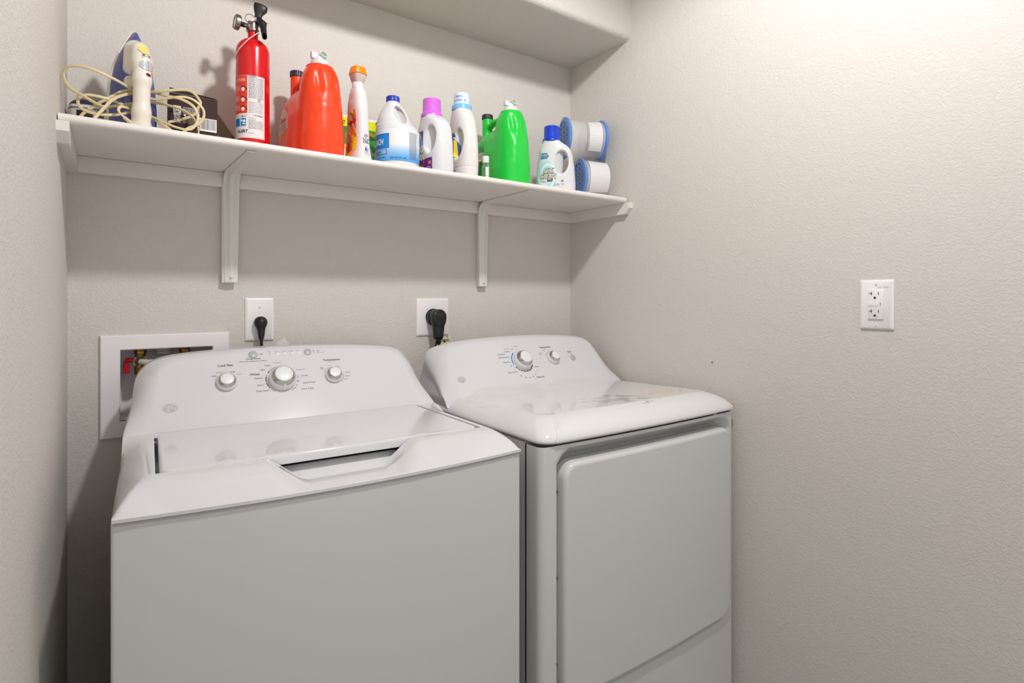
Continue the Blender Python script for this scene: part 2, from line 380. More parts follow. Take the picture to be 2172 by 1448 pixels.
# ------------------------------------------------------------------ shared appliance builders
def frame_of(parent): return parent.matrix_basis.translation
CU = Vector((0, .604, .797)); CN = Vector((0, -.797, .604))
def con_pt(xc, x, s, h=0): return Vector((xc+x, -.285, .95))+CU*s+CN*h
def console(parent, xc, cover=.012, lean=False, s0=-.016):
    half = [(.3405, s0), (.340, 0), (.337, .014), (.333, .03), (.330, .045), (.328, .06), (.3265, .08), (.325, .1), (.322, .118), (.316, .134), (.306, .150), (.29, .163), (.268, .172), (.24, .1775), (.2, .182), (.14, .1865), (.07, .1895), (0, .1905)]
    P = half+[(-x, s) for x, s in reversed(half[:-1])]
    P = [(p.x, p.y) for p in spline([(x, s, 0) for x, s in P], 3)]
    n = len(P); N = []
    for i in range(n):
        a = P[max(i-1, 0)]; b = P[min(i+1, n-1)]; d = Vector((b[0]-a[0], b[1]-a[1])).normalized(); nn = Vector((d.y, -d.x))
        N.append(nn)
    loops = []
    for k in range(9):
        th = math.pi/2*k/8; lp = []
        for (x, s), nn in zip(P, N):
            sw = abs(nn.x)**1.3; ins = .044*sw+.013*max(nn.y, 0)
            dep = sw*(.004+.078*float(ss(-.02, .12, s)))+.016*max(nn.y, 0)
            px = x-nn.x*ins*(1-math.sin(th)); ps = s-nn.y*ins*(1-math.sin(th))
            q = con_pt(xc, px, ps); q.y += dep*(1-math.cos(th)); lp.append(tuple(q))
        loops.append(lp)
    last = loops[-1]
    loops.append([(x*1-(x-xc)*.006, y+.012, z-.002) for x, y, z in last])
    g = G(); m = len(P); v = [p for l in loops for p in l]; f = []
    for j in range(len(loops)-1):
        for i in range(m-1): f.append((j*m+i, j*m+i+1, (j+1)*m+i+1, (j+1)*m+i))
    f.append(tuple(range(m-1, -1, -1)))
    g.add(v, f); g.mk('control_console', CONS, parent, world=True, angle=50)
    # rear cover
    out = [(x, y, z) for x, y, z in loops[-1]]
    l0 = [(x-(x-xc)*cover, y-.006, z-.003) for x, y, z in out]; l1 = [(x, max(y+.002, float(np.interp(z, [.92, 1.04, 1.10], [-.085, -.122, -.142]))) if lean else -.047, z) for x, y, z in l0]
    g = G(); v = l0+l1; f = [(i, i+1, m+i+1, m+i) for i in range(m-1)]+[tuple(m+i for i in range(m))]
    g.add(v, f).mk('console_rear_cover', GREYPANEL, parent, world=True, angle=50)
def knob(parent, xc, x, s, r, name='knob'):
    M = Matrix.Translation(con_pt(xc, x, s)) @ Matrix(((1, 0, 0), (0, CU.y, CN.y), (0, CU.z, CN.z))).to_4x4()
    M = parent.matrix_basis.inverted() @ M
    k = r/.036
    o = G().lathe([(r*1.0, .0012), (r*1.0, .006), (r*.985, .016*k), (r*.9, .020*k)], 48, M).mk(name, KNOBW, parent)
    G().lathe([(r*.90, .0195*k), (r*.84, .024*k), (r*.69, .0315*k), (r*.655, .0325*k), (r*.65, .0310*k)], 48, M, cap=False).mk('chrome_ring', CHROME, o)
    G().lathe([(r*.655, .028*k), (r*.655, .0318*k), (r*.60, .0327*k), (r*.3, .0333*k), (0.0001, .0334*k)], 48, M).mk('knob_cap', KNOBW, o)
    return o
def dimple(parent, xc, x, s, r, m, h=.0025, name='button'):
    M = Matrix.Translation(con_pt(xc, x, s)) @ Matrix(((1, 0, 0), (0, CU.y, CN.y), (0, CU.z, CN.z))).to_4x4()
    M = parent.matrix_basis.inverted() @ M
    return G().lathe([(r*1.0, 0), (r, h*.7), (r*.85, h), (.0001, h*1.1)], 28, M).mk(name, m, parent)
class ConPrint:
    def __init__(s, xc): s.xc = xc; s.g = {}
    def put(s, v2, f, m, h=.0003):
        g = s.g.setdefault(m.name, (G(), m))[0]; g.add([tuple(con_pt(s.xc, float(x), float(y), h)) for x, y in v2], f)
    def text(s, t, x, y, size, m=INK, h=.0003, **k):
        a, f = text2d(t, size, **k); s.put(a+np.array([x, y]), f, m, h)
    def done(s, parent):
        for nm, (g, m) in s.g.items(): g.mk('printed_markings', m, parent, world=True, smooth=False)['kind'] = 'stuff'
def monogram(C, x, s, k=1.0):
    C.put(*disc2d(x, s, .0165*k, .0125*k, 40), MATS['badge_grey'], .0004)
    for a0, a1 in ((20, 100), (110, 190), (200, 280), (290, 370)):
        v, f = arc2d(0, 0, .0131, .0141, a0, a1, 14); v[:, 1] *= .76; C.put(v*k+np.array([x, s]), f, MATS['badge_light'], .0006)
    for a0 in (60, 150, 240, 330):      # four curls inside the rim
        cx, cy = .0098*math.cos(math.radians(a0)), .0072*math.sin(math.radians(a0))
        v, f = arc2d(cx, cy, .0022, .0030, a0-60, a0+170, 12); C.put(v*k+np.array([x, s]), f, MATS['badge_light'], .0006)
    C.text('g', x-.0072*k, s-.0008*k, .0150*k, MATS['badge_light'], .0007, shear=.3); C.text('e', x-.0004*k, s-.0032*k, .0150*k, MATS['badge_light'], .0007, shear=.3)
mat('badge_grey', (176, 176, 184), .4); mat('badge_light', (226, 226, 230), .4)
ZL = .909
def bow(x, half, b): u = min(1, abs(x)/half); return -b*(1-u*u)
def cabinet(parent, xc, yf, b, name, m, ztop=.904, r=.006, inset=.008):
    hw = .343-inset*.3; lp = []
    n = 30
    pts = [(-hw, -.035)]+[(-hw, yf+.02+(r if r > .02 else 0))]
    for k in range(1, 6):
        a = math.pi/2*k/5; pts.append((-hw+r*(1-math.cos(a)), yf+r-r*math.sin(a)))
    fr = [(-hw+r+(2*hw-2*r)*k/n) for k in range(1, n)]
    pts += [(x, yf+bow(x, hw, b)) for x in fr]
    pts += [(-x, y) for x, y in reversed(pts[:7])]
    L = []
    for z, dd in ((.012, 0), (ztop-.003, 0), (ztop, .003)):
        L.append([(xc+x*(1-dd/hw), y+(dd if y < -.3 else 0), z) for x, y in pts])
    return G().loops([[p for p in reversed(l)] for l in L]).mk(name, m, parent, world=True, angle=40)
def feet(parent, xc):
    for x in (-.29, .29):
        for y in (-.62, -.09): G().lathe([(.02, 0), (.02, .006), (.008, .008), (.008, .014)], 16, Matrix.Translation((xc+x, y, 0))).mk('foot', BLACKP, parent, world=True)

# ------------------------------------------------------------------ washing machine
WX = .338
W = thing('washing_machine', 'white top-loading washing machine with three knobs on its console, left of the dryer', 'washing machine', (WX, -.37, 0))
cabinet(W, WX, -.6935, .0265, 'cabinet', APPB, ztop=.9062, inset=.004); feet(W, WX)
LX0, LX1, LY0, LY1 = .0505, .6245, -.6245, -.290
WH = .3405
def fronty(x): return -.697+bow(x-WX, WH, .027)
def ztop(y): return .9525-.006*(y+.62)/.33*1.0
def deck_z(x, y, yf):
    df = y-yf; ds = np.minimum(x-(WX-WH), (WX+WH)-x)
    pf = 1-(1-np.clip(df/.082, 0, 1))**1.65; ps = 1-(1-np.clip(ds/.052, 0, 1))**2.0
    ps = ps+(1-ps)*ss(-.40, -.275, y)
    p = smin(pf, ps, .10); p = np.clip(p, 0, 1)
    z = ZL+.005+(ztop(y)-ZL-.005)*p
    z = z+.0
    m = ss(.140, .064, np.abs(x-WX))
    cap = .9155-.0105*ss(-.668, -.645, y)+.0205*ss(-.640, -.600, y)
    inw = (y < -.598)
    z = np.where(inw & (z > cap), z-m*(z-cap), z)
    ins = np.minimum(np.minimum(x-LX0, LX1-x), np.minimum(y-LY0, LY1-y))
    well = np.where(y < -.598, .884+(np.minimum(cap, .93)-.884)*np.clip(m*3, 0, 1), .884+0*x)
    wz = ss(-.0008, .0012, ins)
    return z*(1-wz)+np.minimum(z, well)*wz
def dens(lst, h):
    out = []
    for a, b in zip(lst[:-1], lst[1:]): out += list(np.linspace(a, b, max(2, int((b-a)/h)+1))[:-1])
    return np.array(out+[lst[-1]])
xs = dens([WX-WH, WX-.333, LX0-.001, LX0+.0015, WX-.19, WX+.2, LX1-.0015, LX1+.001, WX+.333, WX+WH], .004)
yv = dens([0, .080], .0025); 
V = []; F = []
ys2 = dens([-.615, LY1-.0015], .006)
rows = []
for j, d in enumerate(yv): rows.append(('f', d))
nx = len(xs); RY = []
for j, d in enumerate(yv):
    y = fronty_arr = np.array([fronty(x)+d*((-.6275-fronty(x))/.080) for x in xs]); RY.append(y)
for y in list(dens([-.6265, -.6235, -.600, -.595, LY1-.0015, LY1+.001, -.24, -.05], .006)): RY.append(np.full(nx, y))
yf = np.array([fronty(x) for x in xs])
for y in RY:
    z = deck_z(xs, y, yf); V += list(zip(xs, y, z))
ny = len(RY)
for j in range(ny-1):
    for i in range(nx-1): F.append((j*nx+i, j*nx+i+1, (j+1)*nx+i+1, (j+1)*nx+i))
# skirt and underside
per = [i for i in range(nx)]+[j*nx+nx-1 for j in range(1, ny)]+[(ny-1)*nx+i for i in range(nx-2, -1, -1)]+[j*nx for j in range(ny-2, 0, -1)]
k0 = len(V)
for i in per: V.append((V[i][0], V[i][1], ZL))
for i in per: V.append((WX+(V[i][0]-WX)*.965, V[i][1]+(.012 if V[i][1] < -.4 else 0), ZL-.0008))
for i in per: V.append((WX+(V[i][0]-WX)*.965, V[i][1]+(.012 if V[i][1] < -.4 else 0), ZL-.006))
n = len(per)
for q in range(n):
    r = (q+1) % n; F.append((per[q], k0+q, k0+r, per[r])); F.append((k0+q, k0+n+q, k0+n+r, k0+r)); F.append((k0+n+q, k0+2*n+q, k0+2*n+r, k0+n+r))
mk('top_panel', V, F, APPL, W, world=True, angle=50)
# lid
lx0, lx1, ly0, ly1 = LX0+.0045, LX1-.0025, LY0+.0015, LY1-.003
base = rrect(lx0, lx1, ly0, ly1, .018, 6)
def inset(lp, d):
    n = len(lp); out = []
    for i in range(n):
        a = Vector(lp[i-1]); b = Vector(lp[(i+1) % n]); t = (b-a).normalized(); out.append((lp[i][0]-t.y*d, lp[i][1]+t.x*d))
    return out
L = [[(x, y, ztop(y)-.017) for x, y in base], [(x, y, ztop(y)-.006) for x, y in base]]
for a in (25, 50, 75, 90): L.append([(x, y, ztop(y)-.006+.006*math.sin(math.radians(a))) for x, y in inset(base, .006*(1-math.cos(math.radians(a))))])
L.append([(x, y, ztop(y)) for x, y in inset(base, .014)])
G().loops(L).mk('lid', APPL, W, world=True, angle=60)
console(W, WX, .001)
C = ConPrint(WX)
def wx(x): return (x-.0985)*.985+.0793-WX
def T(t, px, s, size=.0072, m=INK, align='CENTER', **k): C.text(t, wx(px), s, size, m, align=align, **k)
LK = (.2105, .100); MK = (.3315, .0985); TK = (.4545, .099)
knob(W, WX, wx(LK[0]), LK[1], .0215); knob(W, WX, wx(MK[0]), MK[1], .0308, 'cycle_knob'); knob(W, WX, wx(TK[0]), TK[1], .0208)
T('Load Size', .2105, .1435, .0082, bold=.02); T('Regular', .1985, .1265, .0050, INKG); T('Small', .1855, .1180, .0050, INK); T('Large', .2245, .1265, .0050, INK); T('Super', .2385, .1190, .0050, INKG)
T('Temperature', .456, .1425, .0080, bold=.02); T('on Deep Rinse', .455, .1375, .0034, INKG); T('Tap\nCold', .4285, .123, .0044, INK); T('Cold', .4465, .127, .0044, INKG); T('Cool', .4700, .123, .0040, INK)
T('Colors', .4840, .1040, .0048, INK, 'LEFT'); T('Warm', .4835, .0935, .0048, INK, 'LEFT'); T('Hot', .4800, .0850, .0048, INK, 'LEFT')
T('Deep Rinse', .2725, .158, .0066, bold=.01); T('Select when adding Fabric Softener', .2725, .1520, .0044, INK)
T('Whites', .2715, .1145, .0074, bold=.025); T('Light', .2955, .1265, .0058, align='RIGHT'); T('Medium', .2880, .1040, .0058, align='RIGHT'); T('Heavy', .2890, .0855, .0058, align='RIGHT'); T('Bulky Items', .2985, .0700, .0058, align='RIGHT')
T('Heavy', .3095, .1375, .0056, align='RIGHT'); T('Medium', .3250, .1440, .0050, INKG); T('Casuals', .3745, .1030, .0056, align='LEFT'); T('Delicates', .3665, .1205, .0054, INKG, align='LEFT'); T('Speed Wash', .3770, .0830, .0058, align='LEFT'); T('Drain & Spin', .3715, .0665, .0058, align='LEFT')
def ring(c, r0, r1, a0, a1, m): v, f = arc2d(wx(c[0]), c[1], r0, r1, a0, a1); C.put(v, f, m)
def dot(x, s, r, m, h=.0005): v, f = disc2d(wx(x), s, r, n=14); C.put(v, f, m, h)
ring(MK, .0348, .0374, 158, 215, INK); ring(MK, .0348, .0374, 98, 143, INKG); ring(MK, .0348, .0374, 138, 148, INKB); ring(MK, .0348, .0374, 222, 236, INKG); ring(MK, .0348, .0374, 300, 332, INKG); ring(MK, .0348, .0374, 60, 92, INKG); ring(MK, .0348, .0374, 2, 14, INKG)
for a in (163, 188, 208, 229, 322, 308, 8): dot(MK[0]+.0361*math.cos(math.radians(a)), MK[1]+.0361*math.sin(math.radians(a)), .0011, MATS['badge_light'], .0007)
a = math.radians(348); dot(MK[0]+.0361*math.cos(a), MK[1]+.0361*math.sin(a), .0024, INK); dot(MK[0]+.0361*math.cos(a), MK[1]+.0361*math.sin(a), .0013, MATS['badge_light'], .0007)
for c in (LK, TK): ring(c, .0238, .0246, 95, 160, INKG); ring(c, .0238, .0246, 20, 85, INK)
ring(TK, .0238, .0252, -50, 10, INKG)
dimple(W, WX, wx(.2725), .1715, .0098, GREYB, name='button')
dimple(W, WX, wx(.4005), .1715, .0092, GREYB, name='button')
v, f = rect2d(wx(.2830), wx(.2895), .1712, .1718); C.put(v, f, INKG)
dot(.2915, .1715, .0015, INK)
for i, (x, w) in enumerate(((.3115, 'Fill'), (.3290, 'Soak'), (.3455, 'Wash'), (.3620, 'Rinse'), (.3795, 'Spin'))):
    dimple(W, WX, wx(x), .1700, .0036, KNOBW, .0012, 'indicator_light'); T(w, x-.002, .1755, .0052, INKG)
dot(.3115, .1700, .0012, INK, .0018)
dot(.4155, .1745, .0014, INK); T('Start', .4225, .1730, .0045, INK, 'LEFT'); dot(.4165, .1690, .0012, INKG); T('Lid Locked', .4225, .1675, .0045, INKG, 'LEFT')
monogram(C, wx(.0985), .049, .82)
C.done(W)
W.location = (.35235, -.3703, 0); W.rotation_euler = (0, 0, math.radians(-2.5))

# ------------------------------------------------------------------ tumble dryer
DX = 1.0755
Dy = thing('clothes_dryer', 'white clothes dryer with two knobs and a peeling worn patch on its top', 'dryer', (DX, -.37, 0))
DRX = 0.343
def dfront(x): return -.715+bow(x-DX, .343, .010)
# cabinet sides (steel), and a wrap-round front frame with a recess for the door
g = G()
g.box(DX-.3415, DX+.3415, -.650, -.035, .012, .906)
g.mk('cabinet', GREYPANEL, Dy, world=True, smooth=False)
feet(Dy, DX)
# front frame : grid in x,z with rounded vertical corners and a recessed door opening
hx = .3425; rc = .017
dx0, dx1, dz0, dz1 = .789, 1.397, .348, .866          # door
ox0, ox1, oz0, oz1 = .777, 1.406, .340, .8945         # opening
arc_n = 7; cols_x = []
for k in range(arc_n): a = math.pi/2*k/(arc_n-1); cols_x.append((-hx+rc*(1-math.cos(a)), rc*(1-math.sin(a))))
XS = [(x+DX, off) for x, off in cols_x]; rcr = .005; cols_r = [(DX+hx-rcr*(1-math.cos(math.pi/2*k/(arc_n-1))), rcr*(1-math.sin(math.pi/2*k/(arc_n-1)))) for k in range(arc_n)]
inner = dens([DX-hx+rc+.002, ox0-.003, ox0+.005, ox0+.03, 1.38, ox1-.005, ox1+.003], .006)
inner = [x for x in inner if x < DX+hx-rcr-.0005]
XS = [(DX-hx, .05)]+XS+[(x, 0) for x in inner]+cols_r[::-1]+[(DX+hx, .05)]
ZS = dens([.03, oz0-.004, oz0+.005, .36, .41, .80, oz1-.03, oz1-.005, oz1+.003, .9055], .005)
xa = np.array([x for x, _ in XS]); oa = np.array([o for _, o in XS]); ybase = np.array([-.7075+bow(x-DX, .343, .010) for x in xa])+oa
V = []; F = []; nx = len(xa)
for z in ZS:
    cx, cz = (ox0+ox1)/2, (oz0+oz1)/2; hw_, hh_ = (ox1-ox0)/2, (oz1-oz0)/2; rr = .042
    qx = np.abs(xa-cx)-(hw_-rr); qz = abs(z-cz)-(hh_-rr)
    d = np.sqrt(np.maximum(qx, 0)**2+max(qz, 0)**2)+np.minimum(np.maximum(qx, qz), 0)-rr
    dep = .028*ss(.001, -.010, d)
    if z > dz1-.02: dep = dep+.022*ss(-.008, -.03, d)
    V += list(zip(xa, ybase+dep, np.full(nx, z)))
for j in range(len(ZS)-1):
    for i in range(nx-1): F.append((j*nx+i, j*nx+i+1, (j+1)*nx+i+1, (j+1)*nx+i))
mk('front_frame', V, F, APPB, Dy, world=True, angle=60)
G().box(DX-.3421, DX-.3400, -.6552, -.6530, .02, .9055).mk('panel_seam', DARKGAP, Dy, world=True)
# door: bowed slab with softened rim
base = rrect(dx0, dx1, dz0, dz1, [.032, .036, .05, .045], 8)
def refine(lp, h):
    out = []
    for i in range(len(lp)):
        a = Vector(lp[i]); b = Vector(lp[(i+1) % len(lp)]); k = max(1, int((b-a).length/h))
        for q in range(k): out.append(tuple(a+(b-a)*q/k))
    return out
base = refine(base, .02)
def dloop(lp, dy): return [(x, -.7065+bow(x-DX, .343, .010)-dy, z) for x, z in lp]
L = [dloop(base, -.026), dloop(base, .002)]
for a in (20, 40, 60, 80, 90): L.append(dloop(inset(base, .010*(1-math.cos(math.radians(a)))), .002+.010*math.sin(math.radians(a))))
g = G(); g.loops([[(p) for p in l] for l in L], cap1=False)
# fill the bowed face with vertical strips by scaling the rim to a vertical centre line
rim = [(x, z) for x, y, z in L[-1]]
zc_ = (dz0+dz1)/2; L2 = [dloop(rim, .012)]
for k in (.66, .33, 0.0): L2.append([(x, -.7065+bow(x-DX, .343, .010)-.012, zc_+(z-zc_)*k) for x, z in rim])
g.loops(L2, cap0=False, cap1=False)
door = g.mk('door', APPB, Dy, world=True, angle=50)
for z in (.80, .612, .424):
    G().lathe([(.0034, 0), (.0034, .001), (.0018, .0014)], 12, Matrix.Translation((dx0-.0003, -.694, z)) @ Matrix.Rotation(-math.pi/2, 4, 'Y')).mk('screw', STEEL, Dy, world=True)
# top panel
RR = .008
def plan(ins_s, ins_f, r):
    x0, x1 = DX-.343+ins_s, DX+.343-ins_s; out = []; r2 = min(r, RR+ins_s*.3)
    n = 24
    for k in range(n+1):
        x = x0+r+(x1-x0-r-r2)*k/n; out.append((x, -.715+ins_f+bow(x-DX, .343, .010)))
    for k in range(1, 9):
        a = math.pi/2*k/8; out.append((x1-r2+r2*math.sin(a), -.715+ins_f+r2-r2*math.cos(a)))
    for y in np.linspace(-.60, -.05, 12): out.append((x1, y))
    for y in np.linspace(-.05, -.60, 12): out.append((x0, y))
    for k in range(1, 9):
        a = math.pi/2*k/8; out.append((x0+r-r*math.cos(a), -.715+ins_f+r-r*math.sin(a)))
    return out
def dz(y): return .9605-.013*max(0, min(1, (y+.66)/.40))
L = [[(x, y, .9135-.007) for x, y in plan(.014, .014, .03)], [(x, y, .9125) for x, y in plan(.012, .012, .032)], [(x, y, .9125) for x, y in plan(0.001, 0.001, .036)], [(x, y, .9150) for x, y in plan(0, 0, .036)]]
for k in range(1, 11):
    a = math.pi/2*k/10; q = 1-math.cos(a)
    L.append([(x, y, .9150+(dz(y)-.9150)*(.68*math.sin(a)**1.12+.32*q)) for x, y in plan(.050*q, .066*q, .036)])
g = G(); g.loops(L, cap0=False, cap1=False)
# flat middle as strips
rimp = plan(.050, .066, .036)
fr = rimp[:25]; x0r, x1r = DX-.293, DX+.293
gx = dens([x0r, x1r], .012); 
Vt = []; Ft = []
def edgey(x):
    lo = -.715+.066+bow(x-DX, .343, .010)
    for r, d in ((.036, x-x0r), (RR+.015, x1r-x)):
        if d < r: lo += r-math.sqrt(max(0, r*r-(r-d)**2))
    return lo
gx = np.array(sorted(set(list(gx)+[x0r+.036*(1-math.cos(a)) for a in np.linspace(0, math.pi/2, 9)]+[x1r-(RR+.015)*(1-math.cos(a)) for a in np.linspace(0, math.pi/2, 9)])))
rowsn = 60
for j in range(rowsn+1):
    for x in gx:
        e = edgey(x); y = e+(-.05-e)*j/rowsn; z = dz(y)
        u = max(0, min(1, (y+.350)/.088)); u *= float(ss(-.004, .070, min(x-x0r, x1r-x))); z += .023*u*u     # concave sweep up into the console
        Vt.append((x, y, z))
n_ = len(gx)
for j in range(rowsn):
    for i in range(n_-1): Ft.append((j*n_+i, j*n_+i+1, (j+1)*n_+i+1, (j+1)*n_+i))
g.add(Vt, Ft)
# worn, peeling patch and scuffs on the dryer top
TOP = bpy.data.materials.new('worn_dryer_top'); TOP.use_nodes = True
def worn(nt):
    b = nt.nodes['Principled BSDF']; L_ = nt.links.new; b.inputs['Roughness'].default_value = .12; b.inputs['Coat Weight'].default_value = .3; b.inputs['Coat Roughness'].default_value = .04
    tc = nt.nodes.new('ShaderNodeTexCoord')
    def mapped(sx, sy, loc, rot=0):
        mp = nt.nodes.new('ShaderNodeMapping'); mp.vector_type = 'TEXTURE'; mp.inputs['Location'].default_value = loc; mp.inputs['Rotation'].default_value = (0, 0, rot); mp.inputs['Scale'].default_value = (sx, sy, 1)
        L_(tc.outputs['Object'], mp.inputs['Vector']); return mp.outputs[0]
    def M(op, a, b_=None, c=None):
        n = nt.nodes.new('ShaderNodeMath'); n.operation = op
        for i, v in enumerate((a, b_, c)):
            if v is None: continue
            if isinstance(v, (int, float)): n.inputs[i].default_value = v
            else: L_(v, n.inputs[i])
        return n.outputs[0]
    def length(vec):
        sep = nt.nodes.new('ShaderNodeSeparateXYZ'); L_(vec, sep.inputs[0]); return M('SQRT', M('ADD', M('MULTIPLY', sep.outputs[0], sep.outputs[0]), M('MULTIPLY', sep.outputs[1], sep.outputs[1])))
    stretch = nt.nodes.new('ShaderNodeMapping'); stretch.inputs['Rotation'].default_value = (0, 0, .3); stretch.inputs['Scale'].default_value = (1, 2.3, 1); L_(tc.outputs['Object'], stretch.inputs['Vector'])
    n1 = nt.nodes.new('ShaderNodeTexNoise'); n1.inputs['Scale'].default_value = 24; n1.inputs['Detail'].default_value = 8; n1.inputs['Roughness'].default_value = .75; L_(stretch.outputs[0], n1.inputs['Vector'])
    n2 = nt.nodes.new('ShaderNodeTexNoise'); n2.inputs['Scale'].default_value = 26; n2.inputs['Detail'].default_value = 5; L_(stretch.outputs[0], n2.inputs['Vector'])
    def patch(cx, cy, rx, ry, rot, gain):
        d = length(mapped(rx, ry, (cx-DX, cy+.37, 0), rot)); s = M('SUBTRACT', 1.0, d)          # >0 inside
        s2 = M('ADD', s, M('MULTIPLY', M('SUBTRACT', n1.outputs[0], .56), gain)); m_ = nt.nodes.new('ShaderNodeMapRange'); m_.inputs[1].default_value = 0; m_.inputs[2].default_value = .12; L_(s2, m_.inputs[0]); return m_.outputs[0]
    p1 = patch(1.090, -.598, .125, .075, .05, 3.6); p2 = patch(1.250, -.596, .120, .048, -.25, 5.6)
    base = nt.nodes.new('ShaderNodeRGB'); base.outputs[0].default_value = (*lin((222, 222, 222)), 1)
    r1 = nt.nodes.new('ShaderNodeValToRGB'); r1.color_ramp.elements[0].position = .38; r1.color_ramp.elements[0].color = (*lin((148, 155, 158)), 1); r1.color_ramp.elements[1].position = .62; r1.color_ramp.elements[1].color = (*lin((214, 212, 204)), 1); L_(n2.outputs[0], r1.inputs[0])
    r2 = nt.nodes.new('ShaderNodeValToRGB'); r2.color_ramp.elements[0].position = .38; r2.color_ramp.elements[0].color = (*lin((196, 196, 192)), 1); r2.color_ramp.elements[1].position = .6; r2.color_ramp.elements[1].color = (*lin((214, 196, 172)), 1); L_(n2.outputs[0], r2.inputs[0])
    m1 = nt.nodes.new('ShaderNodeMix'); m1.data_type = 'RGBA'; L_(p1, m1.inputs[0]); L_(base.outputs[0], m1.inputs[6]); L_(r1.outputs[0], m1.inputs[7])
    m2 = nt.nodes.new('ShaderNodeMix'); m2.data_type = 'RGBA'; L_(p2, m2.inputs[0]); L_(m1.outputs[2], m2.inputs[6]); L_(r2.outputs[0], m2.inputs[7])
    L_(m2.outputs[2], b.inputs['Base Color'])
    mx = M('MAXIMUM', p1, p2); L_(M('MULTIPLY_ADD', mx, .4, .12), b.inputs['Roughness']); L_(M('MULTIPLY_ADD', mx, -.3, .3), b.inputs['Coat Weight'])
worn(TOP.node_tree)
g.mk('top_panel', TOP, Dy, world=True, angle=50)
console(Dy, DX, .006, True, -.030)
C = ConPrint(DX); DMK = (1.0395, .0965); DTK = (1.1645, .0985)
knob(Dy, DX, DMK[0]-DX, DMK[1], .0312, 'cycle_knob'); knob(Dy, DX, DTK[0]-DX, DTK[1], .0225); dimple(Dy, DX, 1.248-DX, .094, .0110, GREYB, .003, 'button')
def T(t, px, s, size=.0066, m=INK, align='CENTER', **k): C.text(t, px-DX, s, size, m, align=align, **k)
def ring(c, r0, r1, a0, a1, m): v, f = arc2d(c[0]-DX, c[1], r0, r1, a0, a1); C.put(v, f, m)
for a0, a1 in ((124, 142), (144, 168), (170, 190), (191, 197)): ring(DMK, .0352, .0386, a0, a1, INKB)
for a0 in (208, 224, 240, 256, 272, 288, 304, 320): ring(DMK, .0352, .0386, a0, a0+13, INK)
T('Cottons', .985, .1235, .0078, INKB, 'RIGHT', bold=.01); T('Less Dry', 1.008, .1315, .0062, align='RIGHT'); T('Easy Care', 1.012, .1415, .0055, INKG, align='RIGHT'); T('Optimum Dry', .997, .1120, .0066, align='RIGHT'); T('More Dry', .9945, .0940, .0066, align='RIGHT'); T('Off', .9965, .0800, .0056, align='RIGHT'); T('Quick Fluff 20', 1.005, .0580, .0062, align='RIGHT')
T('Off', 1.020, .1395, .0055); T('Casuals', 1.038, .1495, .0064, INKG)
for tx, x, s in (('30', 1.013, .0440), ('40', 1.028, .0365), ('50', 1.043, .0350), ('60', 1.057, .0380), ('70', 1.069, .0450)): T(tx, x, s, .0056)
T('80 Min', 1.079, .0700, .0056, align='LEFT'); T('75', 1.080, .0560, .0050, align='LEFT'); T('Time Dry', 1.068, .0330, .0078, align='LEFT', bold=.015)
T('Temperature', 1.152, .1385, .0086, bold=.02); T('Medium\nHeat', 1.1245, .118, .0048, INKG); T('Low\nHeat', 1.141, .130, .0044, INKG); ring(DTK, .0250, .0258, 60, 165, INKG)
T('Start', 1.2455, .1150, .0086, bold=.015); T('Push to Start', 1.2455, .1095, .0040, INKG)
monogram(C, .8065-DX, .0515, .78)
C.done(Dy)

# ------------------------------------------------------------------ outlets, plugs, supply box
def plate(t, w, h, d=.006, name='cover_plate'):
    g = G(); L = []
    for ins_, y in ((0, 0), (0, -.0025), (.0012, -.004), (.005, -d), ): L.append([(x, y, z) for x, z in rrect(-w/2+ins_, w/2-ins_, -h/2+ins_, h/2-ins_, .0025, 3)])
    return G().loops([l[::-1] for l in L]).mk(name, PLATE, t, angle=30)
def plate_screw(t, x, z, p=None):
    o = G().lathe([(.0034, 0), (.0032, .0008), (.0025, .0011)], 16, Matrix.Translation((x, -.0058, z)) @ Matrix.Rotation(math.pi/2, 4, 'X')).mk('plate_screw', PLATE, t)
    G().box(x-.0004, x+.0004, -.0075, -.0067, z-.0028, z+.0028).mk('screw_slot', mat('slot_grey', (150, 148, 150), .6), o)
t = thing('washer_outlet', 'single white wall outlet behind the washer with a small black plug in it', 'outlet', (.3225, 0, 1.1655))
plate(t, .0725, .116); plate_screw(t, 0, .032)
G().lathe([(.0175, 0), (.0175, .008), (.0165, .0085), (.001, .0085)], 32, Matrix.Translation((0, 0, -.008)) @ Matrix.Rotation(math.pi/2, 4, 'X')).mk('receptacle', PLATE, t)
t = thing('washer_plug', 'small black plug with a black cord hanging down behind the washer console', 'plug', (.3225, -.0087, 1.1575))
V, F = surfnet(lambda X, Y, Z: smin(smin(np.sqrt(X**2+(Z)**2*1.0+(Y*1.0+.010)**2*.9)-.0165, capsule(X, Y, Z, (0, -.014, 0), (0, -.017, -.030), .0125, .0085), .006), capsule(X, Y, Z, (0, -.017, -.030), (0, -.017, -.040), .0062), .003), (-.022, -.032, -.050), (.022, .012, .022), .0014)
V[:, 1] = np.minimum(V[:, 1], 0); mk('plug_body', V, F, BLACKP, t, angle=None)
g = G()
for k in range(3): g.lathe([(.0078-.0006*k, 0), (.0084-.0006*k, .0011), (.0078-.0006*k, .0022)], 18, Matrix.Translation((0, -.017, -.0375-.0035*k)))
g.mk('strain_relief', BLACKP, t)
G().tube([(0, -.017, -.036), (.0005, -.017, -.06), (.002, -.018, -.09), (.004, -.018, -.15), (.006, -.016, -.22)], .0040, 10).mk('cord', BLACKP, t)
t = thing('dryer_outlet', 'wide white wall outlet behind the dryer with a large black plug in it', 'outlet', (.8445, 0, 1.162))
plate(t, .1165, .1205); plate_screw(t, -.022, .027); plate_screw(t, -.022, -.032)
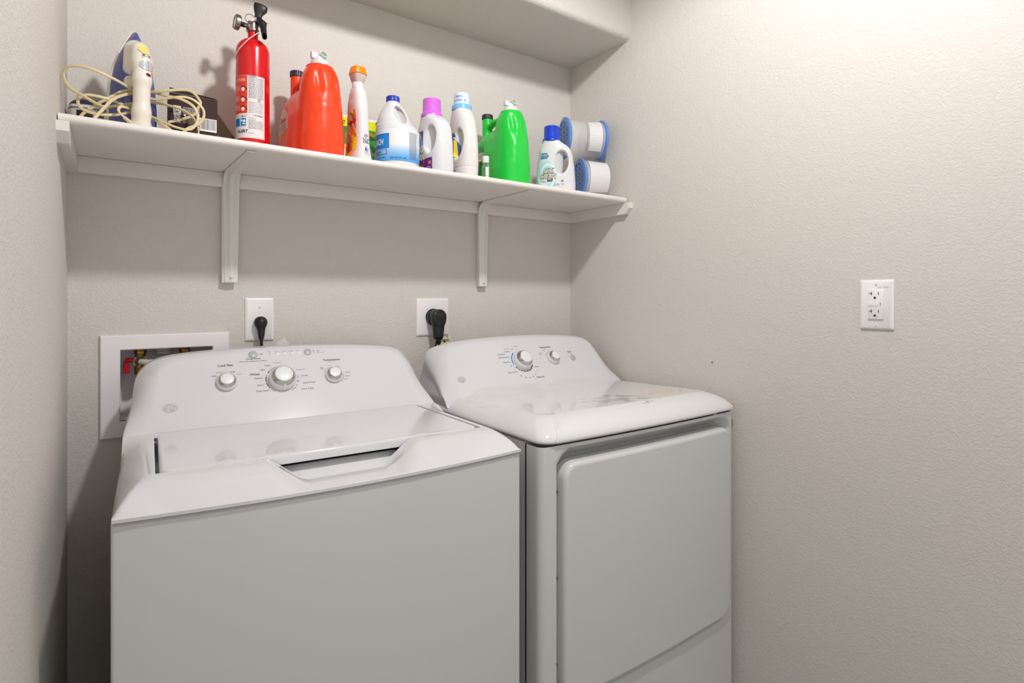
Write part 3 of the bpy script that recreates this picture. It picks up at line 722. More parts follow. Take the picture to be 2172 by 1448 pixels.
G().lathe([(.027, 0), (.027, .007), (.001, .0075)], 36, Matrix.Translation((0, 0, 0)) @ Matrix.Rotation(math.pi/2, 4, 'X')).mk('receptacle', BLACKP, t)
t = thing('dryer_plug', 'large angled black dryer plug with a thick black cord, on the wide outlet', 'plug', (.8445, -.0078, 1.160))
G().lathe([(.0255, 0), (.0265, .004), (.0265, .014), (.0235, .018), (.001, .019)], 36, Matrix.Rotation(math.pi/2, 4, 'X')).mk('plug_face', BLACKP, t)
V, F = surfnet(lambda X, Y, Z: smin(smax(sup(X, Z-.002, .0245, .0255, 2.4), np.abs(Y+.032)-.014, .008), smax(sup(X, (Y+.034), pw(-Z, [(-.03, .0215), (.02, .0200), (.066, .0150)]), .0125, 3), np.abs(Z+.028)-.038, .006), .008), (-.032, -.056, -.074), (.032, -.010, .036), .0017)
mk('plug_body', V, F, BLACKP, t, angle=None)
G().lathe([(.0145, 0), (.0135, .003), (.0085, .004), (.0085, .009)], 20, Matrix.Translation((0, -.034, -.0645)) @ Matrix.Rotation(math.pi, 4, 'X')).mk('strain_relief', BLACKP, t)
G().tube([(0, -.034, -.064), (.001, -.030, -.078), (.004, -.018, -.11), (.008, -.015, -.2), (.010, -.015, -.26)], .0085, 12).mk('cord', BLACKP, t)
t = thing('cord_tag', 'small cream plastic bracket on the dryer cord just above the dryer console', 'cord tag', (.862, -.030, 1.083))
CREAM = mat('cream_plastic', (222, 212, 176), .5)
G().box(-.022, .022, -.012, -.009, -.030, .012, .001).box(-.022, .024, -.021, -.009, .009, .0125, .001).box(.014, .022, -.021, -.009, .012, .019, .001).mk('tag_plate', CREAM, t)
G().lathe([(.0035, 0), (.0035, .0006)], 14, Matrix.Translation((.004, -.0121, .001)) @ Matrix.Rotation(math.pi/2, 4, 'X')).box(-.014, -.008, -.0126, -.0121, -.004, .004).mk('hole', DARKGAP, t)
# GFCI outlet on the right wall (local frame: -Y faces the room, X along the wall)
t = thing('gfci_outlet', 'white two-socket outlet with test buttons, on the bare right wall', 'outlet', (XR, -1.0665, 1.207), -90)
plate(t, .0705, .1145); 
for z in (.0465, -.0470): plate_screw(t, .001, z)
dec = G().box(-.0165, .0165, -.0095, -.004, -.0335, .0335, .0012).mk('receptacle', PLATE, t)
SL = mat('socket_slot', (60, 48, 44), .8)
for z in (.0215, -.0195):
    g = G(); y0, y1 = -.0101, -.0090
    g.box(-.0085, -.0072, y0, y1, z+.0005, z+.0085); g.box(-.0130, -.0080, y0, y1, z+.0040, z+.0053); g.box(.0060, .0073, y0, y1, z+.001, z+.0075)
    g.lathe([(.0026, 0), (.0026, .0009)], 14, Matrix.Translation((-.001, -.0092, z-.0055)) @ Matrix.Rotation(math.pi/2, 4, 'X')); g.mk('socket', SL, t)
G().box(-.0155, -.0075, -.0103, -.009, -.0035, .0065, .0004).mk('test_button', PLATE, t); G().box(-.0065, .0065, -.0103, -.009, -.0035, .0065, .0004).mk('reset_button', PLATE, t)
g = G()
for z in (-.0005, .0035): g.lathe([(.0010, 0), (.0010, .0006)], 10, Matrix.Translation((.0105, -.0094, z)) @ Matrix.Rotation(math.pi/2, 4, 'X'))
g.mk('indicator_light', SL, t)
g = G(); 
for (s, x, z, sz) in (('GFCI', .0075, .0385, .0040), ('PROTECTED', .0205, .0402, .0024), ('OUTLET', .0205, .0380, .0024)):
    a, f = text2d(s, sz, 'CENTER'); g.add([(x+u, -.0062, z+v) for u, v in a], f)
g.mk('lettering', INKG, t, smooth=False)
# washer supply box
t = thing('washer_supply_box', 'white recessed water supply box frame in the wall left of the washer console', 'supply box', (.1115, 0, 1.012))
bx0, bx1, bz0, bz1 = hx0-.1115, hx1-.1115, hz0-1.012, hz1-1.012
fr = [(-.1365, .1365, .088, .1215), (-.1365, .1365, -.1215, -.083), (-.1365, bx0+.001, -.083, .088), (bx1-.001, .1365, -.083, .088)]
L = []
def ringloop(x0, x1, z0, z1, y): return [(x0, y, z0), (x1, y, z0), (x1, y, z1), (x0, y, z1)]
P_ = mat('box_plastic', (236, 231, 233), .35)
o0, i0 = (-.1365, .1365, -.1215, .1215), (bx0+.001, bx1-.001, bz0+.001, bz1-.001)
def exp(b, d): return (b[0]-d, b[1]+d, b[2]-d, b[3]+d)
G().loops([ringloop(*o0, 0), ringloop(*o0, -.007), ringloop(*exp(o0, -.002), -.009), ringloop(*exp(i0, .002), -.009), ringloop(*i0, -.007), ringloop(*i0, .01)], cap0=False, cap1=False).mk('box_frame', P_, t, smooth=False)
G().loops([ringloop(*i0, 0), ringloop(*i0, .084)], cap0=False, cap1=True).mk('box_liner', P_, t, smooth=False)
def valve(name, x, z, label, hcol):
    o_ = Vector((x-.1115, .030, z-1.012)); MT = Matrix.Translation(o_)
    def sh(pts): return [tuple(Vector(p)+o_) for p in pts]
    q = G().lathe([(.0125, .032), (.0125, .026), (.0115, .024), (.0115, .012)], 20, MT).lathe([(.0135, .026), (.0135, .020)], 6, MT).mk(name, BRASS, t); q['label'] = label
    G().lathe([(.012, -.006), (.013, -.018), (.012, -.032), (.009, -.034)], 20, MT).mk('lower_body', BRASS, q)
    G().lathe([(.0150, -.014), (.0150, .006), (.0125, .008), (.0125, -.0145)], 24, MT @ Matrix.Rotation(math.radians(90), 4, 'X')).mk('hose_collar', mat('hose_cream', (206, 198, 184), .5), q)
    G().tube(sh([(0, -.008, 0), (.012, -.016, -.002), (.035, -.020, -.006), (.045, -.020, -.03), (.048, -.018, -.07)]), .0078, 12).mk('hose', MATS['hose_cream'], q)
    G().tube(sh([(-.010, 0, .003), (-.028, 0, .004), (-.0285, 0, -.006), (-.0285, 0, -.028)]), .0062, 8, sub=1).mk('lever', hcol, q)
    return q
valve('supply_valve', .055, 1.066, 'brass hot water valve with a red lever', REDP)
valve('supply_valve', .150, 1.066, 'brass cold water valve with a blue lever, mostly hidden by the console', mat('blue_plastic', (40, 80, 170), .4))
G().lathe([(.022, 0), (.022, -.008), (.018, -.010), (.018, -.016)], 28, Matrix.Translation((-.007, .040, .0865))).mk('drain_collar', mat('grey_plastic', (188, 184, 180), .4), t)
t3 = thing('plastic_bag_corner', 'clear crumpled plastic bag corner sticking up behind the washer console', 'plastic bag', (.372, -.026, 1.06))
CLR = mat('clear_film', (235, 232, 228), .2, alpha=.55)
G().add([(-.035, .004, 0), (.030, -.004, 0), (.020, .0, .040), (.008, -.004, .056), (-.010, .002, .044), (.004, -.012, .018)], [(0, 5, 4), (4, 5, 3), (3, 5, 2), (2, 5, 1), (0, 1, 5)]).mk('film', CLR, t3)

# ------------------------------------------------------------------ things on the shelf
ST = ZS1+.0003
class CylDecal(Decal):
    def __init__(s, r, r2=None): s.r = r; s.r2 = r2 or r; s.g = G()
    def m(s, u, v, off): a = u/s.r; return ((s.r+off)*math.sin(a), -(s.r2+off)*math.cos(a), v)
    def put(s, v2, f, col, off=.0004):
        if len(v2) == 4 and tuple(f[0]) == (0, 1, 2, 3):       # wide rectangles get bent round the cylinder
            u0, v0 = v2[0]; u1, v1 = v2[2]; n = max(1, int(abs(u1-u0)/.004)); us = np.linspace(u0, u1, n+1)
            v2 = [(u, v) for u in us for v in (v0, v1)]; f = [(2*k, 2*k+2, 2*k+3, 2*k+1) for k in range(n)]
        s.g.add([s.m(float(u), float(v), off) for u, v in v2], f, col)
    def grid(s, u0, u1, v0, v1, fn, nu=60, nv=60, off=.0004):
        us = np.linspace(u0, u1, nu); vv = np.linspace(v0, v1, nv)
        s.g.add([s.m(u, v, off) for v in vv for u in us], [(j*nu+i, j*nu+i+1, (j+1)*nu+i+1, (j+1)*nu+i) for j in range(nv-1) for i in range(nu-1)], [fn((u-u0)/(u1-u0), (v-v0)/(v1-v0)) for v in vv for u in us])
def lerp(a, b, t): return tuple(a[i]+(b[i]-a[i])*t for i in range(3))
def plastic(name, rgb, rough=.3, sss=.0): return mat(name, rgb, rough, coat=.15, sss=sss)
WP = plastic('bottle_white', (214, 214, 217), .28); OR = plastic('jug_orange', (246, 64, 16), .33); GR = plastic('jug_green', (22, 196, 62), .33)
NAVY = plastic('cap_navy', (38, 36, 66), .3); BLUECAP = plastic('cap_blue', (14, 62, 196), .3); PURP = plastic('cap_purple', (206, 104, 214), .3)
def bottle_fn(A, Cx, B, n, top, hole=None, rb=.008, grooves=()):
    def fn(X, Y, Z):
        a = pw(Z, A); c = pw(Z, Cx); b = pw(Z, B)
        for gz in grooves: a = a-.0012*np.exp(-((Z-gz)/.0016)**2); b = b-.0012*np.exp(-((Z-gz)/.0016)**2)
        f = sup(X-c, Y, a, np.maximum(b, .006), n)*.85
        f = smax(f, -Z, rb); f = smax(f, Z-top, .003)
        if hole:      # grip: a hollow that slopes in from the body side and opens right through next to the handle
            hx, hz, rx, rz, tl, ut = hole; ct, st = math.cos(tl), math.sin(tl)
            U = (X-hx)*ct+(Z-hz)*st; Wv = -(X-hx)*st+(Z-hz)*ct
            ell = (np.sqrt((U/rx)**2+(Wv/rz)**2)-1)*min(rx, rz)
            yw = np.where(U < ut, .034*np.clip((ut-U)/(ut+rx*1.05), 0, 1)**.8-.001, -.02)
            f = smax(f, -smax(ell, (yw-np.abs(Y))*.8, .003), .006)
        return f
    return fn
def solid(name, fn, lo, hi, h, m, parent):
    V, F = surfnet(fn, lo, hi, h); o = mk(name, V, F, m, parent, angle=None); return o, bvh_of(V, F)
def ribbed(g, prof, n, M=None, d=.0006, c=None):     # lathe with vertical ribs
    M = M or Matrix.Identity(4); v = []; f = []; N = n*2
    for r, z in prof:
        for i in range(N):
            a = 2*math.pi*i/N; rr = max(r-(d if i % 2 else 0), 0); v.append(tuple(M @ Vector((rr*math.cos(a), rr*math.sin(a), z))))
    for j in range(len(prof)-1):
        for i in range(N): f.append((j*N+i, j*N+(i+1) % N, (j+1)*N+(i+1) % N, (j+1)*N+i))
    f.append(tuple(range(N-1, -1, -1))); f.append(tuple((len(prof)-1)*N+i for i in range(N))); g.add(v, f, c); return g

# --- steam iron with its coiled cord
T_ = thing('steam_iron', 'blue and cream steam iron standing on its heel with coiled cream cord', 'iron', (.033, -.128, ST), 13)
CRM = plastic('iron_cream', (226, 220, 208), .3); IB = plastic('iron_blue', (84, 92, 150), .3)
wt = [(0, .0455), (.03, .0475), (.07, .048), (.12, .0445), (.16, .037), (.195, .0250), (.222, .0130), (.236, .0055), (.243, .001)]
def outline(ins):
    z = np.linspace(0, .243, 40); w = np.interp(z, [a for a, _ in wt], [b for _, b in wt])
    R_ = [(x, zz) for x, zz in zip(w, z)]+[(-x, zz) for x, zz in list(zip(w, z))[::-1]]
    cx, cz = 0, .10; k = 1-ins/.048
    return [(x*k, max(cz+(zz-cz)*(1-ins/.15), .0)) for x, zz in R_]
def stack(layers): return [[(x, y, z) for x, z in outline(i)] for y, i in layers]
G().loops(stack([(0, .003), (-.0005, .0005), (-.004, 0)])).mk('soleplate', STEEL, T_, angle=40)
G().loops(stack([(-.004, .0008), (-.0058, .0008)])).mk('dark_seam', BLACKP, T_, angle=40)
G().loops(stack([(-.0058, 0), (-.0075, -.0006), (-.0135, -.0004), (-.0145, .0015)])).mk('skirt', CRM, T_, angle=40)
G().loops(stack([(-.0145, .003), (-.024, .0045), (-.036, .009), (-.046, .016), (-.052, .025)])).mk('water_tank', IB, T_, angle=60)
def ironfn(X, Y, Z):
    X = X+.006*np.clip(1.6-Z/.16, 0, 1)
    f = capsule(X, Y, Z, (0, -.038, .208), (0, -.056, .190), .009, .016)
    f = smin(f, capsule(X*.92, Y, Z, (-.003, -.050, .190), (-.004, -.048, .148), .0185, .0175), .008)
    f = smin(f, capsule(X, Y, Z, (0, -.074, .182), (0, -.088, .150), .0165, .0185), .012)
    f = smin(f, capsule(X, Y, Z, (0, -.090, .155), (0, -.098, .112), .0180, .0155), .010)
    f = smin(f, capsule(X, Y, Z, (0, -.098, .112), (0, -.096, .045), .0155, .0158), .01)
    f = smin(f, capsule(X, Y, Z, (0, -.096, .045), (0, -.088, -.004), .0158, .0200), .01)
    f = smin(f, capsule(X*.62, Y, Z, (0, -.030, .010), (0, -.088, .006), .016), .012)
    f = smax(f, -Z, .002); f = smax(f, Y+.020, .003)
    return f
o, b = solid('handle', ironfn, (-.04, -.125, -.006), (.04, -.012, .245), .0026, CRM, T_)
D = Decal(b, (0, -.2, 0), (1, 0, 0), (0, 0, 1), (0, 1, 0))
v, f = disc2d(-.001, .178, .0100, .0125, 24); f = [(i, (i+1) % 24, 24) for i in range(24)]; D.put(np.vstack([v, [[-.001, .178]]]), f, (226, 214, 120), .0012)
D.done('steam_button', T_); D = Decal(b, (0, -.2, 0), (1, 0, 0), (0, 0, 1), (0, 1, 0))
D.grid(-.0095, .0095, .1600, .1655, lambda u, v: (120, 118, 116) if .08 < u < .92 and (u < .35 or u > .6) else (210, 208, 204), 16, 5, .0006)
D.done('slider', T_); D = Decal(b, (0, -.2, 0), (1, 0, 0), (0, 0, 1), (0, 1, 0))
for k in range(5): D.text('·' if k not in (0, 4) else 'o', -.009+.0040*k, .1555, .0055, (130, 126, 122))
D.done('dial_marks', T_)['kind'] = 'stuff'; D = Decal(b, (0, -.2, 0), (1, 0, 0), (0, 0, 1), (0, 1, 0))
def leaf(u, v):
    x = u*2-1; y = v*2-1
    inside = (abs(x)**2.2+abs(y)**2 < 1)
    return ((150, 152, 156) if abs(x-.15) < .05 else (186, 188, 192)) if inside else None
D.grid(-.0140, .0140, .131, .1525, leaf, 40, 36, .0010)
D.done('spray_buttons', T_); D = Decal(b, (0, -.2, 0), (1, 0, 0), (0, 0, 1), (0, 1, 0))
v, f = disc2d(.002, .122, .0050, .0036, 18); D.put(v, f, (110, 36, 22), .0008)
D.done('pilot_light', T_)
G().lathe([(.0125, 0), (.0125, .006), (.0105, .008), (.001, .008)], 28, Matrix.Translation((-.0145, -.050, .118)) @ Matrix.Rotation(math.pi/2, 4, 'X')).mk('dial', CRM, T_)
CORDS = [
 [(.099,-.19,1.609),(.123,-.195,1.618),(.147,-.2,1.631),(.152,-.2,1.642),(.16,-.2,1.659),(.157,-.2,1.668),(.146,-.205,1.679),(.13,-.205,1.682),(.098,-.205,1.674),(.075,-.2,1.668),(.054,-.190,1.665),(.036,-.2,1.661),(.018,-.22,1.665),(-.005,-.235,1.67),(-.036,-.24,1.678),(-.058,-.235,1.68),(-.072,-.23,1.677),(-.079,-.225,1.666),(-.0795,-.225,1.656),(-.075,-.23,1.643),(-.067,-.23,1.633),(-.05,-.23,1.625),(-.032,-.22,1.618),(-.014,-.21,1.615),(.009,-.2,1.625),(.036,-.19,1.638),(.054,-.185,1.646),(.075,-.19,1.647),(.106,-.21,1.639),(.129,-.22,1.63),(.144,-.225,1.617),(.151,-.235,1.599),(.151,-.25,1.575)],
 [(-.030,-.272,1.571),(-.021,-.265,1.587),(-.014,-.26,1.599),(-.002,-.25,1.619),(.014,-.225,1.639),(.036,-.2,1.656),(.054,-.192,1.656),(.075,-.2,1.651),(.105,-.215,1.657),(.129,-.215,1.663),(.149,-.215,1.658),(.164,-.215,1.642),(.164,-.215,1.623),(.153,-.22,1.606),(.134,-.23,1.592),(.12,-.235,1.575)],
 [(-.054,-.2,1.590),(-.046,-.2,1.601),(-.028,-.2,1.619),(-.01,-.2,1.635),(.014,-.195,1.656),(.036,-.188,1.667),(.054,-.188,1.671),(.075,-.19,1.668),(.098,-.21,1.66),(.12,-.225,1.654),(.14,-.23,1.644),(.15,-.23,1.63),(.151,-.235,1.611),(.141,-.24,1.591),(.126,-.25,1.583),(.103,-.24,1.589),(.075,-.2,1.61),(.054,-.19,1.62),(.034,-.2,1.621),(.016,-.235,1.614),(.01,-.24,1.609),(.01,-.25,1.598),(.02,-.255,1.586),(.027,-.255,1.578),(.045,-.25,1.572)],
 [(.059,-.175,1.643),(.037,-.18,1.635),(.015,-.2,1.629),(-.004,-.215,1.63),(-.023,-.22,1.631),(-.044,-.22,1.63),(-.056,-.22,1.62),(-.056,-.22,1.608),(-.046,-.225,1.597),(-.023,-.23,1.592),(.004,-.225,1.598),(.033,-.2,1.616),(.054,-.19,1.62),(.075,-.2,1.606),(.091,-.25,1.583),(.10,-.26,1.573)]]
CC = plastic('cord_cream', (206, 192, 150), .45)
g = G(); fig8 = [(math.cos(2*math.pi*k/14)*(1.0 if True else 1), math.sin(2*math.pi*k/14)) for k in range(14)]
fig8 = [(x*1.45*(1), y*.95*(1-.42*math.exp(-(x/.32)**2))) for x, y in fig8]
for c in CORDS: g.tube(c, .0021, prof=fig8, sub=5)
g.mk('power_cord', CC, T_, world=True, angle=60)
G().tube([(.018, -.256, 1.587), (.030, -.256, 1.578), (.036, -.254, 1.5725)], .0036, 10).mk('cord_tie', CC, T_, world=True)
# plug of the cord, lying behind the coil
G().box(-.016, .014, -.150, -.134, 1.5995, 1.6115, .002).box(.014, .030, -.148, -.136, 1.6015, 1.6095, .002).mk('plug', mat('plug_beige', (188, 178, 158), .4), T_, world=True)
G().box(-.031, -.016, -.1415, -.1400, 1.603, 1.608).box(-.031, -.016, -.1455, -.1440, 1.603, 1.608).mk('plug_prongs', STEEL, T_, world=True)

# --- navy, white and black fabric pouch in the left corner
t = thing('fabric_pouch', 'rounded navy, white and black patterned pouch in the left corner behind the iron', 'pouch', (-.012, -.066, ST))
V, F = surfnet(lambda X, Y, Z: smax(sup(X, Y, .068, .046, 4)*1, smax(-Z, Z-(.092-.10*(X+.03)**2*4), .02), .024), (-.074, -.052, -.004), (.074, .052, .105), .003)
cols = []
for x, y, z in V:
    n = math.sin(x*190+1.3*math.sin(x*60))
    if z > .0735: c = (36, 34, 66)
    elif z > .069: c = (214, 210, 206)
    elif z > .0655: c = (26, 24, 40)
    elif z > .061: c = (214, 210, 206)
    else: c = (214, 210, 206) if (n > .55 or (.02 < z < .026 and n > -.2)) else (28, 24, 26)
    cols.append(c)
V[:, 2] = np.maximum(V[:, 2], 0)
mk('pouch_body', V, F, VC, t, angle=None, cols=cols)

# --- dark brown carton with barcode
t = thing('brown_carton', 'dark brown carton with a barcode and an open flap, between iron and fire extinguisher', 'box', (.1525, -.118, ST), 0)
BR = mat('carton_brown', (52, 29, 30), .75, var=.12, varscale=40); BRI = mat('carton_inside', (60, 42, 22), .8)
G().box(-.0485, .0485, -.034, .034, 0, .122, .0015).mk('carton_body', BR, t)
G().loops([[(-.0485, -.034, .1222), (.0485, -.034, .1222), (.0485, -.0335, .1222), (-.0485, -.0335, .1222)], [(-.0485, -.036, .132), (.042, -.036, .1245), (.042, -.0352, .1245), (-.0485, -.0352, .132)]]).mk('top_flap', BR, t, smooth=False)
G().loops([[(.0488, -.033, .092), (.0488, -.033, .042), (.0492, -.0318, .042), (.0492, -.0318, .092)], [(.0900, -.018, .040), (.0820, -.018, .002), (.0824, -.0168, .002), (.0904, -.0168, .040)]]).mk('side_flap', BRI, t, smooth=False)
class Flat(Decal):
    def __init__(s, y): s.y = y; s.g = G()
    def put(s, v2, f, col, off=.0004): s.g.add([(float(u), s.y-off, float(v)) for u, v in v2], f, col)
    def grid(s, u0, u1, v0, v1, fn, nu=60, nv=60, off=.0004):
        us = np.linspace(u0, u1, nu); vv = np.linspace(v0, v1, nv)
        s.g.add([(u, s.y-off, v) for v in vv for u in us], [(j*nu+i, j*nu+i+1, (j+1)*nu+i+1, (j+1)*nu+i) for j in range(nv-1) for i in range(nu-1)], [fn((u-u0)/(u1-u0), (v-v0)/(v1-v0)) for v in vv for u in us])
D = Flat(-.034); rb = random.Random(5)
D.put(*rect2d(.0115, .0465, .045, .075), (236, 234, 232)); x = .0135
while x < .0445:
    w = rb.choice([.0004, .0007, .001]); D.put(*rect2d(x, x+w, .049, .0735), (60, 54, 58), .0006); x += w+rb.choice([.0006, .0009])
D.put(*rect2d(-.041, -.026, .073, .094), (206, 202, 202)); v, f = disc2d(-.0335, .0845, .0052, n=20); D.put(v, f, (48, 34, 34), .0006)
for a in (90, 210, 330): v, f = disc2d(-.0335+.0024*math.cos(math.radians(a)), .0845+.0024*math.sin(math.radians(a)), .0017, n=10); D.put(v, f, (236, 234, 232), .0008)
textlines(D, -.040, -.027, .056, .072, 7, (206, 202, 202), .0012); textlines(D, -.022, .012, .079, .092, 6, (206, 202, 202), .0011); textlines(D, -.022, .008, .057, .069, 5, (160, 154, 152), .0010)
v, f = disc2d(-.0185, .0745, .0024, n=14); D.put(v, f, (226, 222, 220)); D.put(*rect2d(.014, .044, .036, .0366), (200, 196, 194)); D.put(*rect2d(-.022, .010, .0770, .0774), (206, 202, 202))
D.done('carton_print', t)

# --- fire extinguisher
t = thing('fire_extinguisher', 'red fire extinguisher with black lever and round gauge, left of the orange jug', 'fire extinguisher', (.2785, -.150, ST), -9)
RED = plastic('extinguisher_red', (206, 12, 22), .22); R = .0378
prof = [(.0, 0), (R-.004, 0), (R-.0008, .003), (R, .007), (R, .253)]+[(R*math.cos(a)**.9 if a < 1.5 else .013, .253+.034*math.sin(a)) for a in np.linspace(.15, 1.18, 8)]+[(.0125, .289), (.0115, .293), (.0112, .308)]
G().lathe(prof, 56).mk('cylinder', RED, t, angle=50)
G().lathe([(.0135, .304), (.0150, .306), (.0150, .310), (.0120, .312), (.0110, .326), (.0085, .328)], 30).mk('collar', STEEL, t)
G().box(-.012, .012, -.010, .010, .311, .329, .003).box(.004, .016, -.008, .008, .322, .342, .002).tube([(-.008, 0, .318), (-.020, 0, .319)], .0055, 14, sub=1).mk('valve_body', STEEL, t)
G().tube([(-.018, 0, .319), (-.031, 0, .3205)], .0058, 14, sub=1).mk('gauge_stem', BLACKP, t)
Mg = Matrix.Translation((-.0290, -.001, .3205)) @ Matrix.Rotation(math.radians(14), 4, 'Z') @ Matrix.Rotation(math.radians(-84), 4, 'Y') @ Matrix.Rotation(0, 4, 'Z')
G().lathe([(.0165, 0), (.0180, .002), (.0180, .0095), (.0158, .0120), (.0150, .010)], 40, Mg, cap=False).lathe([(.0165, .0001), (.0001, 0)], 40, Mg, cap=False).mk('gauge', STEEL, t)
G().lathe([(.0152, .0105), (.0001, .0108)], 40, Mg, cap=False).mk('gauge_glass', mat('gauge_face', (214, 210, 210), .15), t)
# upper handle, lower squeeze lever
L = []
for (y, z, wx_, wy) in ((.350, .350, 0, 0),): pass
hp = [((.009, .000, .327), .0075, .0065), ((.011, .0, .338), .0080, .0070), ((.0125, .0, .350), .0082, .0072), ((.014, .0, .3565), .0115, .0082), ((.0165, .0, .363), .0150, .0092), ((.0175, .0, .3715), .0155, .0098), ((.017, .0, .3750), .0140, .0085)]
L = [[(p[0]+a*math.copysign(abs(math.cos(q))**.6, math.cos(q)), p[1]+b_*math.copysign(abs(math.sin(q))**.6, math.sin(q)), p[2]-.18*a*math.copysign(abs(math.cos(q))**.6, math.cos(q))) for q in [2*math.pi*k/20 for k in range(20)]] for p, a, b_ in hp]
G().loops(L).mk('top_handle', BLACKP, t, angle=60)
V, F = surfnet(lambda X, Y, Z: smin(capsule(X, Y*.8, Z, (.013, -.010, .333), (.021, -.020, .318), .0070, .0078), capsule(X, Y*.8, Z, (.021, -.020, .318), (.0240, -.037, .279), .0076, .0056), .005), (.002, -.05, .265), (.035, .004, .35), .0016)
mk('lever', BLACKP and V, F, BLACKP, t, angle=None) if False else mk('lever', V, F, BLACKP, t, angle=None)
ringp = [(-.007+.0105*math.cos(a), -.012, .332+.0105*math.sin(a)) for a in np.linspace(0, 2*math.pi, 17)]
G().tube(ringp, .0009, 8, sub=2, up=(0, 1, 0)).tube([(.002, -.012, .337), (.018, -.011, .333), (.034, -.010, .329)], .0008, 8).mk('safety_pin', STEEL, t)
TIE = mat('white_tie', (240, 236, 236), .5)
g = G(); g.tube([(.0235, -.030, .3035), (.006, -.041, .285), (-.012, -.040, .268), (-.030, -.030, .248), (-.0375, -.012, .238), (-.040, .003, .234)], .0009, 8).tube([(-.004, -.0135, .326), (.004, -.017, .333), (.014, -.016, .332), (.004, -.016, .329), (-.004, -.0135, .326)], .0011, 8).mk('seal_tie', TIE, t)
class ExtDecal(CylDecal):
    def m(s, u, v, off): return CylDecal.m(s, u, .037+(v-.006)*(.149/.147), off)
D = ExtDecal(R)
def lab(u, v):
    return None
D.put(*rect2d(-.057, .0265, .006, .153), (226, 222, 222), .0003)
D.put(*rect2d(-.057, -.0135, .064, .1525), (226, 60, 36), .0005)
D.text('INSTRUCTIONS', -.0175, .139, .0100, (236, 196, 186), .0007, bold=.02, sx=.74, align='RIGHT')
for k, zz in enumerate((.1245, .100, .078)):
    v, f = disc2d(-.0235, zz-.004, .0042, .0052, 16); D.put(v, f, (232, 226, 224), .0007)
    for a0, a1, r0, r1 in ((20, 100, .0075, .0092), (300, 20, .0, .0)):
        if r1: v, f = arc2d(-.0245, zz-.010, r0+.003, r1+.0035, a0, a1, 10); D.put(v, f, (44, 36, 40), .0008)
    D.put(*rect2d(-.0275, -.0215, zz+.001, zz+.0035), (44, 36, 40), .0009); D.text(str(k+1), -.050, zz-.004, .012, (240, 228, 224), .0007, bold=.02)
    textlines(D, -.045, -.030, zz-.006, zz+.002, 3, (240, 220, 212), .001)
    D.put(*rect2d(-.0565, -.0140, zz-.0125, zz-.0121), (180, 40, 30), .0007)
textlines(D, -.0105, .0235, .100, .148, 21, (90, 84, 88), .0008, .0007, random.Random(11))
textlines(D, -.0105, .0215, .066, .090, 8, (110, 104, 108), .0008, .0007, random.Random(12))
v, f = arc2d(.0125, .096, .0030, .0036, 0, 360, 24); D.put(v, f, (60, 56, 60), .0008); D.text('UL', .0105, .0945, .0040, (60, 56, 60), .0009, bold=.01)
D.text('122099834', -.0015, .0580, .0052, (40, 38, 40), .0008); D.text('WARNING', -.010, .150, .0036, (60, 56, 60), .0008, bold=.02)
D.put(*rect2d(-.0295, -.0165, .034, .052), (20, 120, 200), .0006); D.put(*rect2d(-.050, -.0325, .034, .052), (20, 120, 200), .0006)
for (x, z, r) in ((-.0265, .0465, .0024), (-.0205, .0455, .0032), (-.0225, .0395, .0022), (-.019, .0385, .0016)): v, f = disc2d(x, z, r, n=12); D.put(v, f, (230, 236, 240), .0008)
textlines(D, -.0105, .006, .0485, .0525, 2, (110, 104, 108), .0008, .0007); textlines(D, -.0105, .0225, .028, .046, 8, (120, 114, 118), .0008, .0007, random.Random(14))
D.text('ALERT', -.040, .0185, .0095, (60, 56, 60), .0007, bold=.03, shear=.2); textlines(D, -.0105, .004, .016, .017, 1, (120, 114, 118), .0008, .0007)
v, f = disc2d(-.025, .0565, .0020, n=12); D.put(v, f, (40, 60, 50), .0007); textlines(D, -.0215, -.0135, .0550, .0580, 2, (120, 114, 118), .0007, .0007)
D.done('paper_label', t)

